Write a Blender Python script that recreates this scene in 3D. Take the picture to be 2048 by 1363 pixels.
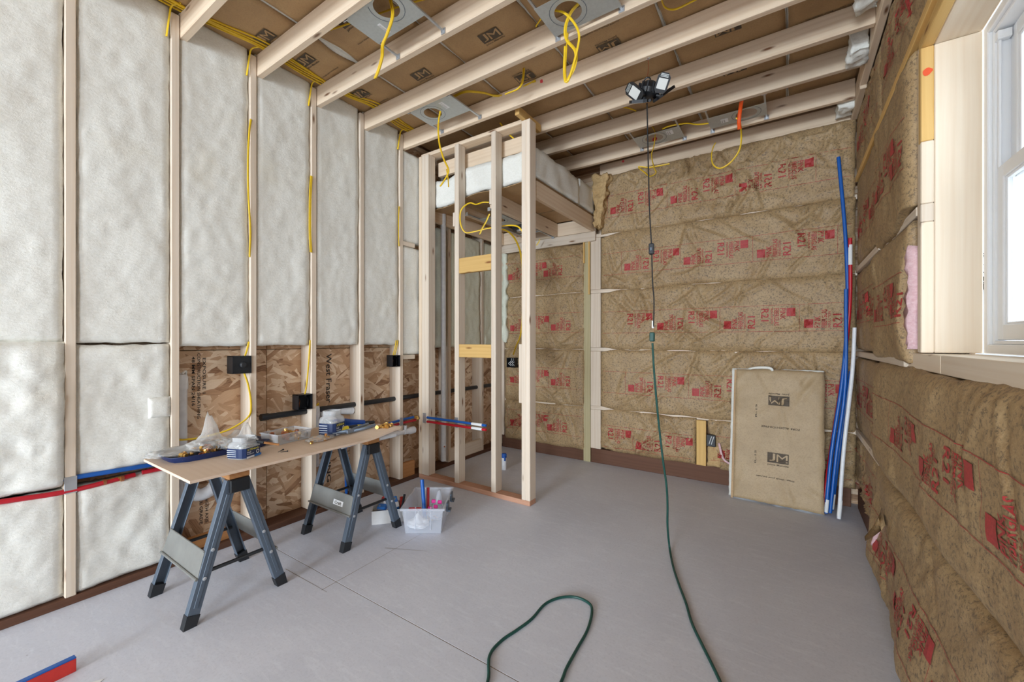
import bpy, bmesh, math, random
from mathutils import Vector, Matrix, noise
random.seed(7)
for o in list(bpy.data.objects): bpy.data.objects.remove(o)
scene = bpy.context.scene
C = scene.collection

# ------------------------------------------------------------------ camera
CAM_H, FPX, YAW = 1.264, 825.0, math.atan(554/825.0)
cd = bpy.data.cameras.new('camera'); cam = bpy.data.objects.new('camera', cd); C.objects.link(cam)
cd.sensor_width = 36; cd.lens = FPX/2048*36; cd.clip_start = .02; cd.clip_end = 300
cam.location = (0, 0, CAM_H); cam.rotation_euler = (math.pi/2, 0, YAW)
scene.camera = cam

# ------------------------------------------------------------------ world, daylight, exposure
w = bpy.data.worlds.new('overcast_sky'); scene.world = w; w.use_nodes = True
bg = w.node_tree.nodes['Background']; bg.inputs[0].default_value = (.86, .93, 1, 1); bg.inputs[1].default_value = .75
def area(name, loc, rot, sx, sy, power, col):
    l = bpy.data.lights.new(name, 'AREA'); l.shape = 'RECTANGLE'; l.size = sx; l.size_y = sy; l.energy = power; l.color = col
    o = bpy.data.objects.new(name, l); C.objects.link(o); o.location = loc; o.rotation_euler = rot
    return o
# daylight entering through the window in the right wall, and through the wide doorway behind the camera
area('daylight_window', (1.75, 2.15, 2.25), (0, math.radians(78), 0), 2.4, 2.4, 80, (.74, .87, 1))
area('daylight_doorway', (-.85, -8.9, 2.1), (math.radians(82), 0, 0), 3.2, 2.6, 960, (.765, .885, 1))
area('daylight_side_window', (.80, -3.5, 1.80), (0, math.radians(90), 0), 1.25, 2.4, 110, (.765, .885, 1))
vs = scene.view_settings
vs.view_transform = 'Standard'; vs.look = 'None'; vs.gamma = 1; vs.exposure = 0.60; vs.use_curve_mapping = False

# ------------------------------------------------------------------ geometry helpers
FW = Vector((-math.sin(YAW), math.cos(YAW), 0)); RT = Vector((math.cos(YAW), math.sin(YAW), 0))
def _ray(u, v): return FW + RT*((u-1024)/FPX) + Vector((0, 0, -(v-681)/FPX))
def onX(u, v, x): r = _ray(u, v); return Vector((0, 0, CAM_H)) + r*(x/r.x)      # the point of the plane X = x
def onY(u, v, y): r = _ray(u, v); return Vector((0, 0, CAM_H)) + r*(y/r.y)
def onZ(u, v, z): r = _ray(u, v); return Vector((0, 0, CAM_H)) + r*((z-CAM_H)/r.z)

OFF = {}
def tag(o, label=None, cat=None, group=None, kind=None):
    if label: o['label'] = label
    if cat: o['category'] = cat
    if group: o['group'] = group
    if kind: o['kind'] = kind
    return o
def thing(name, loc, label, cat, group=None):
    o = bpy.data.objects.new(name, None); o.empty_display_size = .05; C.objects.link(o)
    o.location = loc; OFF[o] = Vector(loc)
    return tag(o, label, cat, group)
def structure(name):
    o = bpy.data.objects.new(name, None); o.empty_display_size = .05; C.objects.link(o); OFF[o] = Vector((0, 0, 0))
    return tag(o, kind='structure')
def mk(name, verts, faces, mat, parent=None, smooth=False, origin=None):
    verts = [Vector(v) for v in verts]
    if origin is None:
        xs = [v.x for v in verts]; ys = [v.y for v in verts]; zs = [v.z for v in verts]
        origin = Vector(((min(xs)+max(xs))/2, (min(ys)+max(ys))/2, min(zs)))
    me = bpy.data.meshes.new(name); me.from_pydata([v-origin for v in verts], [], faces)
    if smooth: me.polygons.foreach_set('use_smooth', [True]*len(me.polygons))
    me.materials.append(mat); me.update()
    o = bpy.data.objects.new(name, me); C.objects.link(o)
    OFF[o] = Vector(origin); o.location = origin - (OFF[parent] if parent else Vector())
    if parent: o.parent = parent
    return o
def fix_normals(o):
    bm = bmesh.new(); bm.from_mesh(o.data); bmesh.ops.recalc_face_normals(bm, faces=bm.faces); bm.to_mesh(o.data); bm.free(); return o

class MB:                       # collects simple solids into one mesh
    def __init__(s): s.v = []; s.f = []
    def add(s, v, f):
        n = len(s.v); s.v += [Vector(p) for p in v]; s.f += [[i+n for i in q] for q in f]; return s
    def box(s, x0, x1, y0, y1, z0, z1, M=None):
        v = [Vector(p) for p in ((x0,y0,z0),(x1,y0,z0),(x1,y1,z0),(x0,y1,z0),(x0,y0,z1),(x1,y0,z1),(x1,y1,z1),(x0,y1,z1))]
        if M is not None: v = [M @ p for p in v]
        return s.add(v, [(3,2,1,0),(4,5,6,7),(0,1,5,4),(1,2,6,5),(2,3,7,6),(3,0,4,7)])
    def rbox(s, x0, x1, y0, y1, z0, z1, b=.004, M=None):     # chamfered box
        bm = bmesh.new(); bmesh.ops.create_cube(bm, size=1)
        for q in bm.verts: q.co = Vector(((x0+x1)/2+q.co.x*(x1-x0), (y0+y1)/2+q.co.y*(y1-y0), (z0+z1)/2+q.co.z*(z1-z0)))
        bmesh.ops.bevel(bm, geom=list(bm.edges), offset=b, segments=1, affect='EDGES')
        bm.verts.index_update()
        v = [q.co.copy() for q in bm.verts]; f = [[q.index for q in p.verts] for p in bm.faces]; bm.free()
        if M is not None: v = [M @ p for p in v]
        return s.add(v, f)
    def hexa(s, P):             # eight corners, bottom ring then top ring
        return s.add(P, [(3,2,1,0),(4,5,6,7),(0,1,5,4),(1,2,6,5),(2,3,7,6),(3,0,4,7)])
    def tube(s, pts, r, n=8, sm=4, ry=None):
        P = catmull(pts, sm) if sm > 1 else [Vector(p) for p in pts]
        ry = ry or r; k0 = len(s.v); ref = None
        for i, p in enumerate(P):
            t = (P[min(i+1, len(P)-1)] - P[max(i-1, 0)]).normalized()
            if ref is None: ref = Vector((0,0,1)) if abs(t.z) < .9 else Vector((0,1,0))
            a = (ref - t*ref.dot(t)).normalized(); ref = a; b = t.cross(a)
            rr = r(i/(len(P)-1)) if callable(r) else r; r2 = rr if callable(ry) else ry
            for j in range(n):
                q = 2*math.pi*j/n; s.v.append(p + a*math.cos(q)*rr + b*math.sin(q)*r2)
        for i in range(len(P)-1):
            for j in range(n):
                A = k0+i*n+j; B = k0+i*n+(j+1)%n; s.f.append([A, B, B+n, A+n])
        s.f.append([k0+j for j in range(n)][::-1]); s.f.append([k0+(len(P)-1)*n+j for j in range(n)])
        return s
    def lathe(s, prof, c=(0,0,0), n=16, M=None, sq=0):      # profile of (radius, height)
        k0 = len(s.v); c = Vector(c)
        for r, z in prof:
            for j in range(n):
                q = 2*math.pi*(j+.5)/n; cx, sy = math.cos(q), math.sin(q)
                if sq: m = (abs(cx)**sq+abs(sy)**sq)**(1/sq); cx /= m; sy /= m
                p = Vector((r*cx, r*sy, z)); p = M @ p if M is not None else p
                s.v.append(c+p)
        for i in range(len(prof)-1):
            for j in range(n):
                A = k0+i*n+j; B = k0+i*n+(j+1)%n; s.f.append([A, B, B+n, A+n])
        s.f.append([k0+j for j in range(n)][::-1]); s.f.append([k0+(len(prof)-1)*n+j for j in range(n)])
        return s
    def prism(s, poly, a, b):   # polygon of points swept by vector b-a
        a = Vector(a); b = Vector(b); n = len(poly)
        return s.add([Vector(p)+a for p in poly]+[Vector(p)+b for p in poly],
                     [list(range(n))[::-1], list(range(n, 2*n))]+[[i, (i+1)%n, (i+1)%n+n, i+n] for i in range(n)])
    def build(s, name, mat, parent=None, smooth=False, fix=True, origin=None):
        o = mk(name, s.v, s.f, mat, parent, smooth, origin)
        return fix_normals(o) if fix else o
def catmull(pts, k):
    P = [Vector(p) for p in pts]; P = [P[0]*2-P[1]]+P+[P[-1]*2-P[-2]]; out = []
    for i in range(1, len(P)-2):
        a, b, c, d = P[i-1:i+3]
        for j in range(k):
            t = j/k
            out.append(.5*((2*b)+(c-a)*t+(2*a-5*b+4*c-d)*t*t+(3*b-a-3*c+d)*t**3))
    out.append(P[-2]); return out
def smooth_by_angle(o, deg=40):
    me = o.data; me.polygons.foreach_set('use_smooth', [True]*len(me.polygons))
    bm = bmesh.new(); bm.from_mesh(me)
    for e in bm.edges:
        if len(e.link_faces) == 2 and e.calc_face_angle(0) > math.radians(deg): e.smooth = False
    bm.to_mesh(me); bm.free(); return o

AX = {'x': Matrix.Identity(3), 'y': Matrix.Rotation(math.pi/2, 3, 'Z'), 'z': Matrix.Rotation(-math.pi/2, 3, 'Y')}
def board(name, axis, x0, x1, y0, y1, z0, z1, mat, parent=None, b=.003):
    """a length of sawn lumber: its own local X runs along the grain"""
    R = AX[axis]; c = Vector(((x0+x1)/2, (y0+y1)/2, (z0+z1)/2)); s = Vector((x1-x0, y1-y0, z1-z0))
    l = R.transposed() @ s; l = Vector((abs(l.x), abs(l.y), abs(l.z)))
    m = MB(); m.rbox(-l.x/2, l.x/2, -l.y/2, l.y/2, -l.z/2, l.z/2, b)
    me = bpy.data.meshes.new(name); me.from_pydata(m.v, [], m.f); me.materials.append(mat)
    o = bpy.data.objects.new(name, me); C.objects.link(o); OFF[o] = c
    o.rotation_euler = R.to_euler(); o.location = c-(OFF[parent] if parent else Vector())
    if parent: o.parent = parent
    return o

# ------------------------------------------------------------------ materials
def sr(r, g, b): return tuple((c/255/12.92 if c/255 <= .04045 else ((c/255+.055)/1.055)**2.4) for c in (r, g, b))+(1,)
class NT:
    def __init__(s, name):
        s.m = bpy.data.materials.new(name); s.m.use_nodes = True; s.t = s.m.node_tree; s.b = s.t.nodes['Principled BSDF']
    def n(s, typ, **kw):
        d = s.t.nodes.new(typ)
        for k, v in kw.items():
            if isinstance(k, str) and hasattr(d, k): setattr(d, k, v)
        return d
    def l(s, a, b): s.t.links.new(a, b)
    def coords(s, rand=True):
        tc = s.n('ShaderNodeTexCoord')
        if not rand: return tc.outputs['Object']
        oi = s.n('ShaderNodeObjectInfo'); mu = s.n('ShaderNodeMath', operation='MULTIPLY'); mu.inputs[1].default_value = 37
        s.l(oi.outputs['Random'], mu.inputs[0]); ad = s.n('ShaderNodeVectorMath', operation='ADD')
        s.l(tc.outputs['Object'], ad.inputs[0]); s.l(mu.outputs[0], ad.inputs[1]); s.oi = oi
        return ad.outputs[0]
    def map(s, co, scale=(1,1,1), rot=(0,0,0)):
        m = s.n('ShaderNodeMapping'); m.inputs['Scale'].default_value = scale; m.inputs['Rotation'].default_value = rot
        s.l(co, m.inputs['Vector']); return m.outputs[0]
    def noise(s, co, scale, detail=3, rough=.5, dist=0):
        d = s.n('ShaderNodeTexNoise'); d.inputs['Scale'].default_value = scale; d.inputs['Detail'].default_value = detail
        d.inputs['Roughness'].default_value = rough; d.inputs['Distortion'].default_value = dist; s.l(co, d.inputs['Vector']); return d.outputs[0]
    def vor(s, co, scale, feature='F1', out='Distance'):
        d = s.n('ShaderNodeTexVoronoi'); d.feature = feature; d.inputs['Scale'].default_value = scale; s.l(co, d.inputs['Vector']); return d.outputs[out]
    def ramp(s, fac, stops):
        d = s.n('ShaderNodeValToRGB'); e = d.color_ramp.elements
        while len(e) < len(stops): e.new(.5)
        for q, (p, c) in zip(e, stops): q.position = p; q.color = c if len(c) == 4 else c+(1,)
        s.l(fac, d.inputs[0]); return d.outputs[0]
    def mix(s, f, a, b, blend='MIX'):
        d = s.n('ShaderNodeMixRGB'); d.blend_type = blend
        for x, i in ((f, 0), (a, 1), (b, 2)):
            if isinstance(x, (int, float)): d.inputs[i].default_value = x
            elif isinstance(x, tuple): d.inputs[i].default_value = x
            else: s.l(x, d.inputs[i])
        return d.outputs[0]
    def bump(s, h, strength=.3, dist=.01):
        d = s.n('ShaderNodeBump'); d.inputs['Strength'].default_value = strength; d.inputs['Distance'].default_value = dist
        s.l(h, d.inputs['Height']); s.l(d.outputs[0], s.b.inputs['Normal'])
    def out(s, col=None, rough=.6, metal=0, spec=None):
        if col is not None:
            if isinstance(col, tuple): s.b.inputs['Base Color'].default_value = col
            else: s.l(col, s.b.inputs['Base Color'])
        s.b.inputs['Roughness'].default_value = rough; s.b.inputs['Metallic'].default_value = metal
        if spec is not None: s.b.inputs['Specular IOR Level'].default_value = spec
        return s.m
def plain(name, col, rough=.5, metal=0, var=.06, sc=30, spec=None, bump=0):
    t = NT(name); co = t.coords(); nz = t.noise(co, sc, 4)
    lo = tuple(c*(1-var) for c in col[:3])+(1,); hi = tuple(min(1, c*(1+var)) for c in col[:3])+(1,)
    c = t.ramp(nz, [(.3, lo), (.7, hi)])
    if bump: t.bump(nz, bump, .002)
    return t.out(c, rough, metal, spec)
def wood(name, pale, dark, knot, knots=True, rough=.65, contrast=1.0):
    t = NT(name); co = t.coords()
    wob = t.noise(t.map(co, (.9, 4, 4)), 1.5, 2)
    g1 = t.noise(t.map(co, (.55, 26, 26)), 1.6, 6, .6, .8)
    g2 = t.n('ShaderNodeTexWave'); g2.wave_type = 'RINGS'; g2.rings_direction = 'X'; g2.inputs['Scale'].default_value = 8
    g2.inputs['Distortion'].default_value = 7; g2.inputs['Detail'].default_value = 2; g2.inputs['Detail Scale'].default_value = .8
    t.l(t.map(co, (.12, 1.6, 1.6)), g2.inputs['Vector'])
    c = t.ramp(g1, [(.3, pale), (.75, tuple(p*.7+d*.3 for p, d in zip(pale, dark)))])
    k = t.ramp(g2.outputs[0], [(.45, (0,0,0,1)), (.98, (.34*contrast,)*3+(1,))]); k = t.mix(1, k, t.ramp(wob, [(.3, (.25,.25,.25,1)), (.65, (1,1,1,1))]), 'MULTIPLY')
    c = t.mix(k, c, dark)
    tone = t.n('ShaderNodeMapRange'); tone.inputs[3].default_value = .86; tone.inputs[4].default_value = 1.07
    t.l(t.oi.outputs['Random'], tone.inputs[0])
    c = t.mix(1, c, tone.outputs[0], 'MULTIPLY')
    if knots:
        km = t.map(co, (1.7, 7, 7)); v = t.vor(km, 1.7); vc = t.vor(km, 1.7, out='Color')
        sel = t.ramp(vc, [(.42, (0,0,0,1)), (.47, (1,1,1,1))])
        kn = t.ramp(v, [(.05, (1,1,1,1)), (.14, (0,0,0,1))])
        f = t.mix(1, kn, sel, 'MULTIPLY'); c = t.mix(f, c, knot)
    t.bump(g1, .15, .002)
    return t.out(c, rough, 0, .3)
M = {}
M['lumber'] = wood('spruce_lumber', sr(231,216,198), sr(206,180,150), sr(128,92,64))
M['joist'] = wood('spruce_joist', sr(235,214,188), sr(208,176,142), sr(116,78,52))
M['yellow'] = wood('yellow_pine', sr(226,186,118), sr(200,150,80), sr(130,80,40))
M['orange'] = wood('orange_fir', sr(190,136,86), sr(160,100,58), sr(90,50,28))
M['jamb'] = wood('jamb_pine', sr(238,222,200), sr(215,185,150), sr(120,85,60), contrast=.7)
M['plate'] = wood('treated_plate', sr(108,74,56), sr(78,50,38), sr(50,30,22), knots=False)
M['pink'] = wood('pinkish_plate', sr(196,150,124), sr(168,118,92), sr(110,70,50))
M['post'] = wood('treated_post', sr(196,184,146), sr(168,152,108), sr(110,90,60))
M['ply'] = wood('plywood_face', sr(228,204,182), sr(210,180,154), sr(160,120,92), knots=False, contrast=.6)
def mat_kraft(name, base, dark, lite, fleck, fs=1.0, fl=.8, sp=.75):
    t = NT(name); co = t.coords()
    a = t.noise(co, 5, 4); b = t.noise(co, 150*fs, 3, .65); d = t.noise(co, 75*fs, 5, .8, .5)
    c = t.ramp(a, [(.3, dark), (.7, lite)]); c = t.mix(t.ramp(b, [(.40, (0,0,0,1)), (.62, (sp,sp,sp,1))]), c, base)
    c = t.mix(t.ramp(d, [(.50, (0,0,0,1)), (.60, (fl,fl,fl,1))]), c, fleck)
    t.bump(b, .2, .0015)
    return t.out(c, .55, 0, .4)
M['kraft'] = mat_kraft('speckled_kraft_paper', sr(184,156,116), sr(154,124,86), sr(178,150,110), sr(104,88,70), 1.0, .85)
M['kraft_jm'] = mat_kraft('plain_kraft_paper', sr(184,150,108), sr(168,134,94), sr(190,156,112), sr(152,120,84), 1.6, .4, .5)
M['kraft_lean'] = mat_kraft('pale_kraft_paper', sr(184,160,126), sr(168,144,110), sr(190,166,132), sr(152,128,98), 1.5, .5, .5)
def mat_fluff(name, a, b, stain):
    t = NT(name); co = t.coords(); n1 = t.noise(co, 6, 4, .6, .5); n2 = t.noise(t.map(co, (1, 1, 1.6)), 60, 5, .75, .4); n3 = t.noise(co, 2.2, 3)
    c = t.ramp(n2, [(.25, a), (.65, b)]); c = t.mix(t.ramp(n3, [(.58, (0,0,0,1)), (.8, (.3,.3,.3,1))]), c, stain)
    h = t.mix(.75, n1, n2); t.bump(h, .4, .008)
    return t.out(c, .95, 0, .1)
M['fluff'] = mat_fluff('white_fibreglass', sr(228,226,216), sr(242,241,234), sr(232,222,194))
M['fluff_green'] = mat_fluff('pale_green_fibreglass', sr(214,216,196), sr(232,232,214), sr(220,214,184))
M['fluff_pink'] = mat_fluff('pink_fibreglass', sr(214,164,170), sr(236,204,206), sr(196,140,156))
M['fluff_brown'] = mat_fluff('brown_fibreglass', sr(176,142,96), sr(206,176,130), sr(150,112,70))
def mat_osb():
    t = NT('oriented_strand_board'); co = t.coords()
    dn = t.n('ShaderNodeTexNoise'); dn.inputs['Scale'].default_value = 14; dn.inputs['Detail'].default_value = 4; t.l(co, dn.inputs['Vector'])
    dm = t.n('ShaderNodeVectorMath', operation='MULTIPLY'); dm.inputs[1].default_value = (0, .012, .014); t.l(dn.outputs['Color'], dm.inputs[0])
    ad = t.n('ShaderNodeVectorMath', operation='ADD'); t.l(co, ad.inputs[0]); t.l(dm.outputs[0], ad.inputs[1]); co2 = ad.outputs[0]
    best = None
    for ang, sc in ((.10, .9), (-.22, 1.0), (.5, 1.05), (-.62, 1.1), (1.1, 1.0)):
        m = t.map(t.map(co2, (1, 1, 1), (ang, 0, 0)), (1, 6*sc, 30*sc))
        s = t.n('ShaderNodeSeparateColor'); t.l(t.vor(m, 1.0, out='Color'), s.inputs[0])
        gr = t.noise(t.map(t.map(co2, (1, 1, 1), (ang, 0, 0)), (1, 5, 90)), 3, 3, .6)
        val = t.mix(.28, s.outputs[0], gr); h = s.outputs[1]
        if best is None: best = (h, val)
        else:
            g = t.n('ShaderNodeMath', operation='GREATER_THAN'); t.l(h, g.inputs[0]); t.l(best[0], g.inputs[1])
            mx = t.n('ShaderNodeMath', operation='MAXIMUM'); t.l(h, mx.inputs[0]); t.l(best[0], mx.inputs[1])
            best = (mx.outputs[0], t.mix(g.outputs[0], best[1], val))
    c = t.ramp(best[1], [(.10, sr(132,94,68)), (.22, sr(190,150,116)), (.5, sr(214,178,144)), (.85, sr(238,214,186))])
    t.bump(best[1], .3, .003)
    return t.out(c, .6, 0, .3)
M['osb'] = mat_osb()
def mat_concrete():
    t = NT('concrete_slab'); co = t.coords(False)
    a = t.noise(co, 1.3, 5, .6, .6); b = t.noise(t.map(co, (3, 14, 1), (0, 0, .7)), 2.2, 5, .7, 1.2); d = t.noise(co, 90, 3, .7)
    c = t.ramp(a, [(.3, sr(206,208,219)), (.7, sr(220,222,232))])
    c = t.mix(t.ramp(b, [(.50, (0,0,0,1)), (.72, (.6,.6,.6,1))]), c, sr(228,231,240))
    c = t.mix(t.ramp(d, [(.3, (.3,.3,.3,1)), (.5, (0,0,0,1))]), c, sr(184,187,197))
    sp = t.vor(co, 9); c = t.mix(t.ramp(sp, [(.012, (.7,.7,.7,1)), (.03, (0,0,0,1))]), c, sr(110,98,88))
    t.bump(d, .12, .002)
    return t.out(c, .62, 0, .35)
M['concrete'] = mat_concrete()
M['groove'] = plain('dusty_saw_cut', sr(138,124,108), .9)
M['red_ink'] = plain('red_ink', sr(172,58,56), .6, var=.18, sc=120)
M['black_ink'] = plain('charcoal_ink', sr(86,74,60), .7, var=.15, sc=90)
M['osb_ink'] = plain('black_stencil_ink', sr(52,44,40), .7, var=.3, sc=200)
M['red_paint'] = plain('red_marker_paint', sr(226,78,84), .6)
M['orange_paint'] = plain('orange_marker_paint', sr(236,88,44), .6)
M['romex'] = plain('yellow_cable_jacket', sr(236,196,40), .4)
M['steel'] = plain('galvanised_steel', sr(192,197,196), .42, .45, .05, 60)
M['zinc'] = plain('bright_zinc', sr(196,200,204), .35, .7)
M['greysteel'] = plain('grey_painted_steel', sr(92,104,118), .42, .15, .06, 14)
M['panelsteel'] = plain('scuffed_grey_panel', sr(140,140,136), .5, .3, .12, 10)
M['blackrub'] = plain('black_rubber', sr(34,36,40), .55)
M['blackpl'] = plain('black_plastic', sr(26,28,32), .4)
M['abs'] = plain('black_pipe_plastic', sr(38,40,44), .4)
M['pvc'] = plain('white_pvc', sr(232,234,238), .35)
M['blue'] = plain('blue_pex', sr(24,92,176), .35)
M['red'] = plain('red_pex', sr(190,30,44), .35)
M['navy'] = plain('navy_tray', sr(24,40,84), .4)
M['vinyl'] = plain('white_vinyl', sr(250,251,253), .3, var=.01)
M['paper'] = plain('white_paper', sr(236,236,236), .7, var=.02)
M['brass'] = plain('brass', sr(214,170,96), .28, .85, .08)
M['copper'] = plain('copper', sr(200,128,92), .3, .85, .1)
M['green'] = plain('green_cord', sr(22,74,66), .5)
M['cord'] = plain('black_cord', sr(30,28,28), .5)
M['orange_tape'] = plain('orange_ribbon', sr(250,92,30), .5)
M['tape'] = plain('blue_masking_tape', sr(30,86,170), .6)
M['labelblue'] = plain('navy_label', sr(26,48,92), .4)
M['labelink'] = plain('white_label_ink', sr(226,232,240), .5)
M['labelyellow'] = plain('yellow_label_ink', sr(226,220,90), .5)
M['yellowpl'] = plain('yellow_plastic', sr(232,206,40), .4)
M['bluetool'] = plain('blue_tool_grip', sr(30,74,160), .4)
M['greytool'] = plain('grey_tool_steel', sr(128,140,156), .35, .5)
M['redpl'] = plain('red_package', sr(206,52,44), .5)
M['bluepk'] = plain('blue_package', sr(40,112,190), .5)
M['magenta'] = plain('magenta_print', sr(200,40,130), .5)
M['ledwhite'] = plain('white_led_lens', sr(214,215,210), .3, var=.02)
M['snow'] = plain('snow', (.9,.92,.95,1), .8, var=.02, sc=2)
M['bark'] = plain('tree_bark', sr(80,66,56), .9)
M['needles'] = plain('dark_needles', sr(44,54,48), .9, var=.3, sc=3)
M['roofing'] = plain('roof_deck_wood', sr(120,96,70), .8)
def mat_clear(name, col, t_amt, rough=.15):
    t = NT(name); t.m.node_tree.nodes.remove(t.b)
    tr = t.n('ShaderNodeBsdfTransparent'); tr.inputs[0].default_value = (1,1,1,1)
    p = t.n('ShaderNodeBsdfPrincipled'); p.inputs['Base Color'].default_value = col; p.inputs['Roughness'].default_value = rough
    mx = t.n('ShaderNodeMixShader'); lw = t.n('ShaderNodeLayerWeight'); lw.inputs[0].default_value = .35
    mr = t.n('ShaderNodeMapRange'); mr.inputs[3].default_value = t_amt; mr.inputs[4].default_value = min(1, t_amt+.45)
    t.l(lw.outputs['Facing'], mr.inputs[0]); t.l(mr.outputs[0], mx.inputs[0]); t.l(tr.outputs[0], mx.inputs[1]); t.l(p.outputs[0], mx.inputs[2])
    t.l(mx.outputs[0], t.t.nodes['Material Output'].inputs[0]); return t.m
M['bag'] = mat_clear('clear_polythene', sr(228,226,222), .26, .2)
M['clear'] = mat_clear('clear_plastic', sr(226,228,230), .22, .1)
M['frosted'] = mat_clear('frosted_polypropylene', sr(226,230,240), .22, .3)
M['glass'] = mat_clear('window_glass', sr(220,228,228), .06, .05)

# ------------------------------------------------------------------ soft panels (batts) and print that follows them
def fb(x, y, z=0.0, o=3): return noise.fractal(Vector((x, y, z)), 1.0, 2.0, o)
def clamp(x, a=0., b=1.): return max(a, min(b, x))
def sstep(a, b, x): t = clamp((x-a)/(b-a)); return t*t*(3-2*t)
class Panel:
    """a pillow-like sheet over origin O with axes U, V, out-normal N; h(u,v) is its relief"""
    def __init__(s, O, U, V, N, u0, u1, v0, v1, h, lo_u=None, hi_u=None, lo_v=None, hi_v=None):
        s.O, s.U, s.V, s.N = Vector(O), Vector(U), Vector(V), Vector(N); s.r = (u0, u1, v0, v1); s.h = h
        z = lambda t: 0.
        s.lu, s.hu, s.lv, s.hv = lo_u or z, hi_u or z, lo_v or z, hi_v or z
    def pos(s, u, v, e=0.): return s.O+s.U*u+s.V*v+s.N*(s.h(u, v)+e)
    def build(s, name, mat, parent=None, res=.022, thick=.06, smooth=True):
        u0, u1, v0, v1 = s.r; nu = max(3, int((u1-u0)/res)); nv = max(3, int((v1-v0)/res)); vs, fs = [], []
        for j in range(nv+1):
            for i in range(nu+1):
                a, b = i/nu, j/nv; uu = u0+(u1-u0)*a; vv = v0+(v1-v0)*b
                u = uu+s.lu(vv)*(1-a)**3+s.hu(vv)*a**3; v = vv+s.lv(uu)*(1-b)**3+s.hv(uu)*b**3
                vs.append(s.pos(u, v))
        for j in range(nv):
            for i in range(nu):
                a = j*(nu+1)+i; fs.append((a, a+1, a+nu+2, a+nu+1))
        ring = [i for i in range(nu+1)]+[j*(nu+1)+nu for j in range(1, nv+1)]+[nv*(nu+1)+i for i in range(nu-1, -1, -1)]+[j*(nu+1) for j in range(nv-1, 0, -1)]
        k = len(vs); L = len(ring)
        for i in ring:
            p = vs[i]; d = (p-s.O).dot(s.N); vs.append(p-s.N*(d+thick))
        for i in range(L): fs.append((ring[(i+1)%L], ring[i], k+i, k+(i+1)%L))
        fs.append(tuple(k+i for i in range(L))[::-1])
        s.obj = mk(name, vs, fs, mat, parent, smooth); return s.obj
_txt = {}
def text_mesh(t):
    if t not in _txt:
        c = bpy.data.curves.new('t', 'FONT'); c.body = t; c.resolution_u = 2; c.align_x = 'LEFT'; c.offset = .016 if len(t) > 1 else 0.0
        o = bpy.data.objects.new('t', c); C.objects.link(o); dg = bpy.context.evaluated_depsgraph_get()
        me = bpy.data.meshes.new_from_object(o.evaluated_get(dg)); V = [v.co.copy() for v in me.vertices]; F = [list(p.vertices) for p in me.polygons]
        x0 = min(v.x for v in V); x1 = max(v.x for v in V); y0 = min(v.y for v in V); y1 = max(v.y for v in V)
        _txt[t] = ([((v.x-x0)/(x1-x0), (v.y-y0)/(y1-y0)) for v in V], F)
        bpy.data.objects.remove(o); bpy.data.curves.remove(c); bpy.data.meshes.remove(me)
    return _txt[t]
class Print:
    def __init__(s, panel, e=.0036): s.p = panel; s.e = e; s.v = []; s.f = []
    def put(s, pts, faces, lift=0.):
        n = len(s.v); s.v += [s.p.pos(u, v, s.e+lift) for u, v in pts]; s.f += [[i+n for i in q] for q in faces]
    def text(s, t, u, v, ln, ht, ang=0., lift=0.):          # ang 0 reads along +u
        V, F = text_mesh(t); ca, sa = math.cos(ang), math.sin(ang)
        s.put([(u+x*ln*ca-y*ht*sa, v+x*ln*sa+y*ht*ca) for x, y in V], F, lift)
    def rect(s, u0, u1, v0, v1, ang=0., c=None, lift=0., n=4):
        ca, sa = math.cos(ang), math.sin(ang); cu, cv = c or (0, 0); P = []; F = []
        for j in range(n+1):
            for i in range(n+1):
                x = u0+(u1-u0)*i/n; y = v0+(v1-v0)*j/n; P.append((cu+x*ca-y*sa, cv+x*sa+y*ca))
        for j in range(n):
            for i in range(n): a = j*(n+1)+i; F.append((a, a+1, a+n+2, a+n+1))
        s.put(P, F, lift)
    def line(s, u0, v0, u1, v1, w=.0025):
        n = max(2, int(math.hypot(u1-u0, v1-v0)/.02)); dx, dy = u1-u0, v1-v0; L = math.hypot(dx, dy); px, py = -dy/L*w/2, dx/L*w/2; P = []; F = []
        for i in range(n+1):
            t = i/n; P += [(u0+dx*t-px, v0+dy*t-py), (u0+dx*t+px, v0+dy*t+py)]
        for i in range(n): F.append((2*i, 2*i+2, 2*i+3, 2*i+1))
        s.put(P, F)
    def build(s, name, mat, parent): 
        return mk(name, s.v, s.f, mat, parent) if s.v else None
def oc_stamp(pr, u, v, k=1.0, flip=False):
    """red maker's stamp: columns of lettering turned a quarter, as printed on the facing"""
    a = math.pi/2 if not flip else -math.pi/2; d = 1 if not flip else -1
    pr.rect(0, .052*k*d, 0, .060*k*d, 0, (u, v))
    for t, x, ln, ht in (('PINK', .092, .082, .034), ('FIBERGLAS', .128, .125, .030), ('INSULATION', .148, .11, .014), ('R21', .208, .092, .048)):
        pr.text(t, u+x*k*d, v, ln*k, ht*k, a)
def oc_row(panel, parent, us, vc, k=1.13, lines=True, umin=None, umax=None):
    pr = Print(panel, .0032 if panel.N.x < -.5 else .0036); u0, u1, _, _ = panel.r
    inside = lambda a: u0+.02 < a < u1-.02
    for u in us:
        if inside(u) and inside(u+.2*k): oc_stamp(pr, u, vc-.072*k, k)
        if inside(u+.245*k) and inside(u+.45*k): oc_stamp(pr, u+.455*k, vc+.072*k, k, True)
        if inside(u-.03) : pr.line(u-.03, vc-.095*k, u-.03, vc+.095*k, .002)
    if lines:
        pr.line(u0+.03, vc-.095*k, u1-.03, vc-.095*k); pr.line(u0+.03, vc+.095*k, u1-.03, vc+.095*k)
    return pr.build('red_lettering', M['red_ink'], parent)
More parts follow.
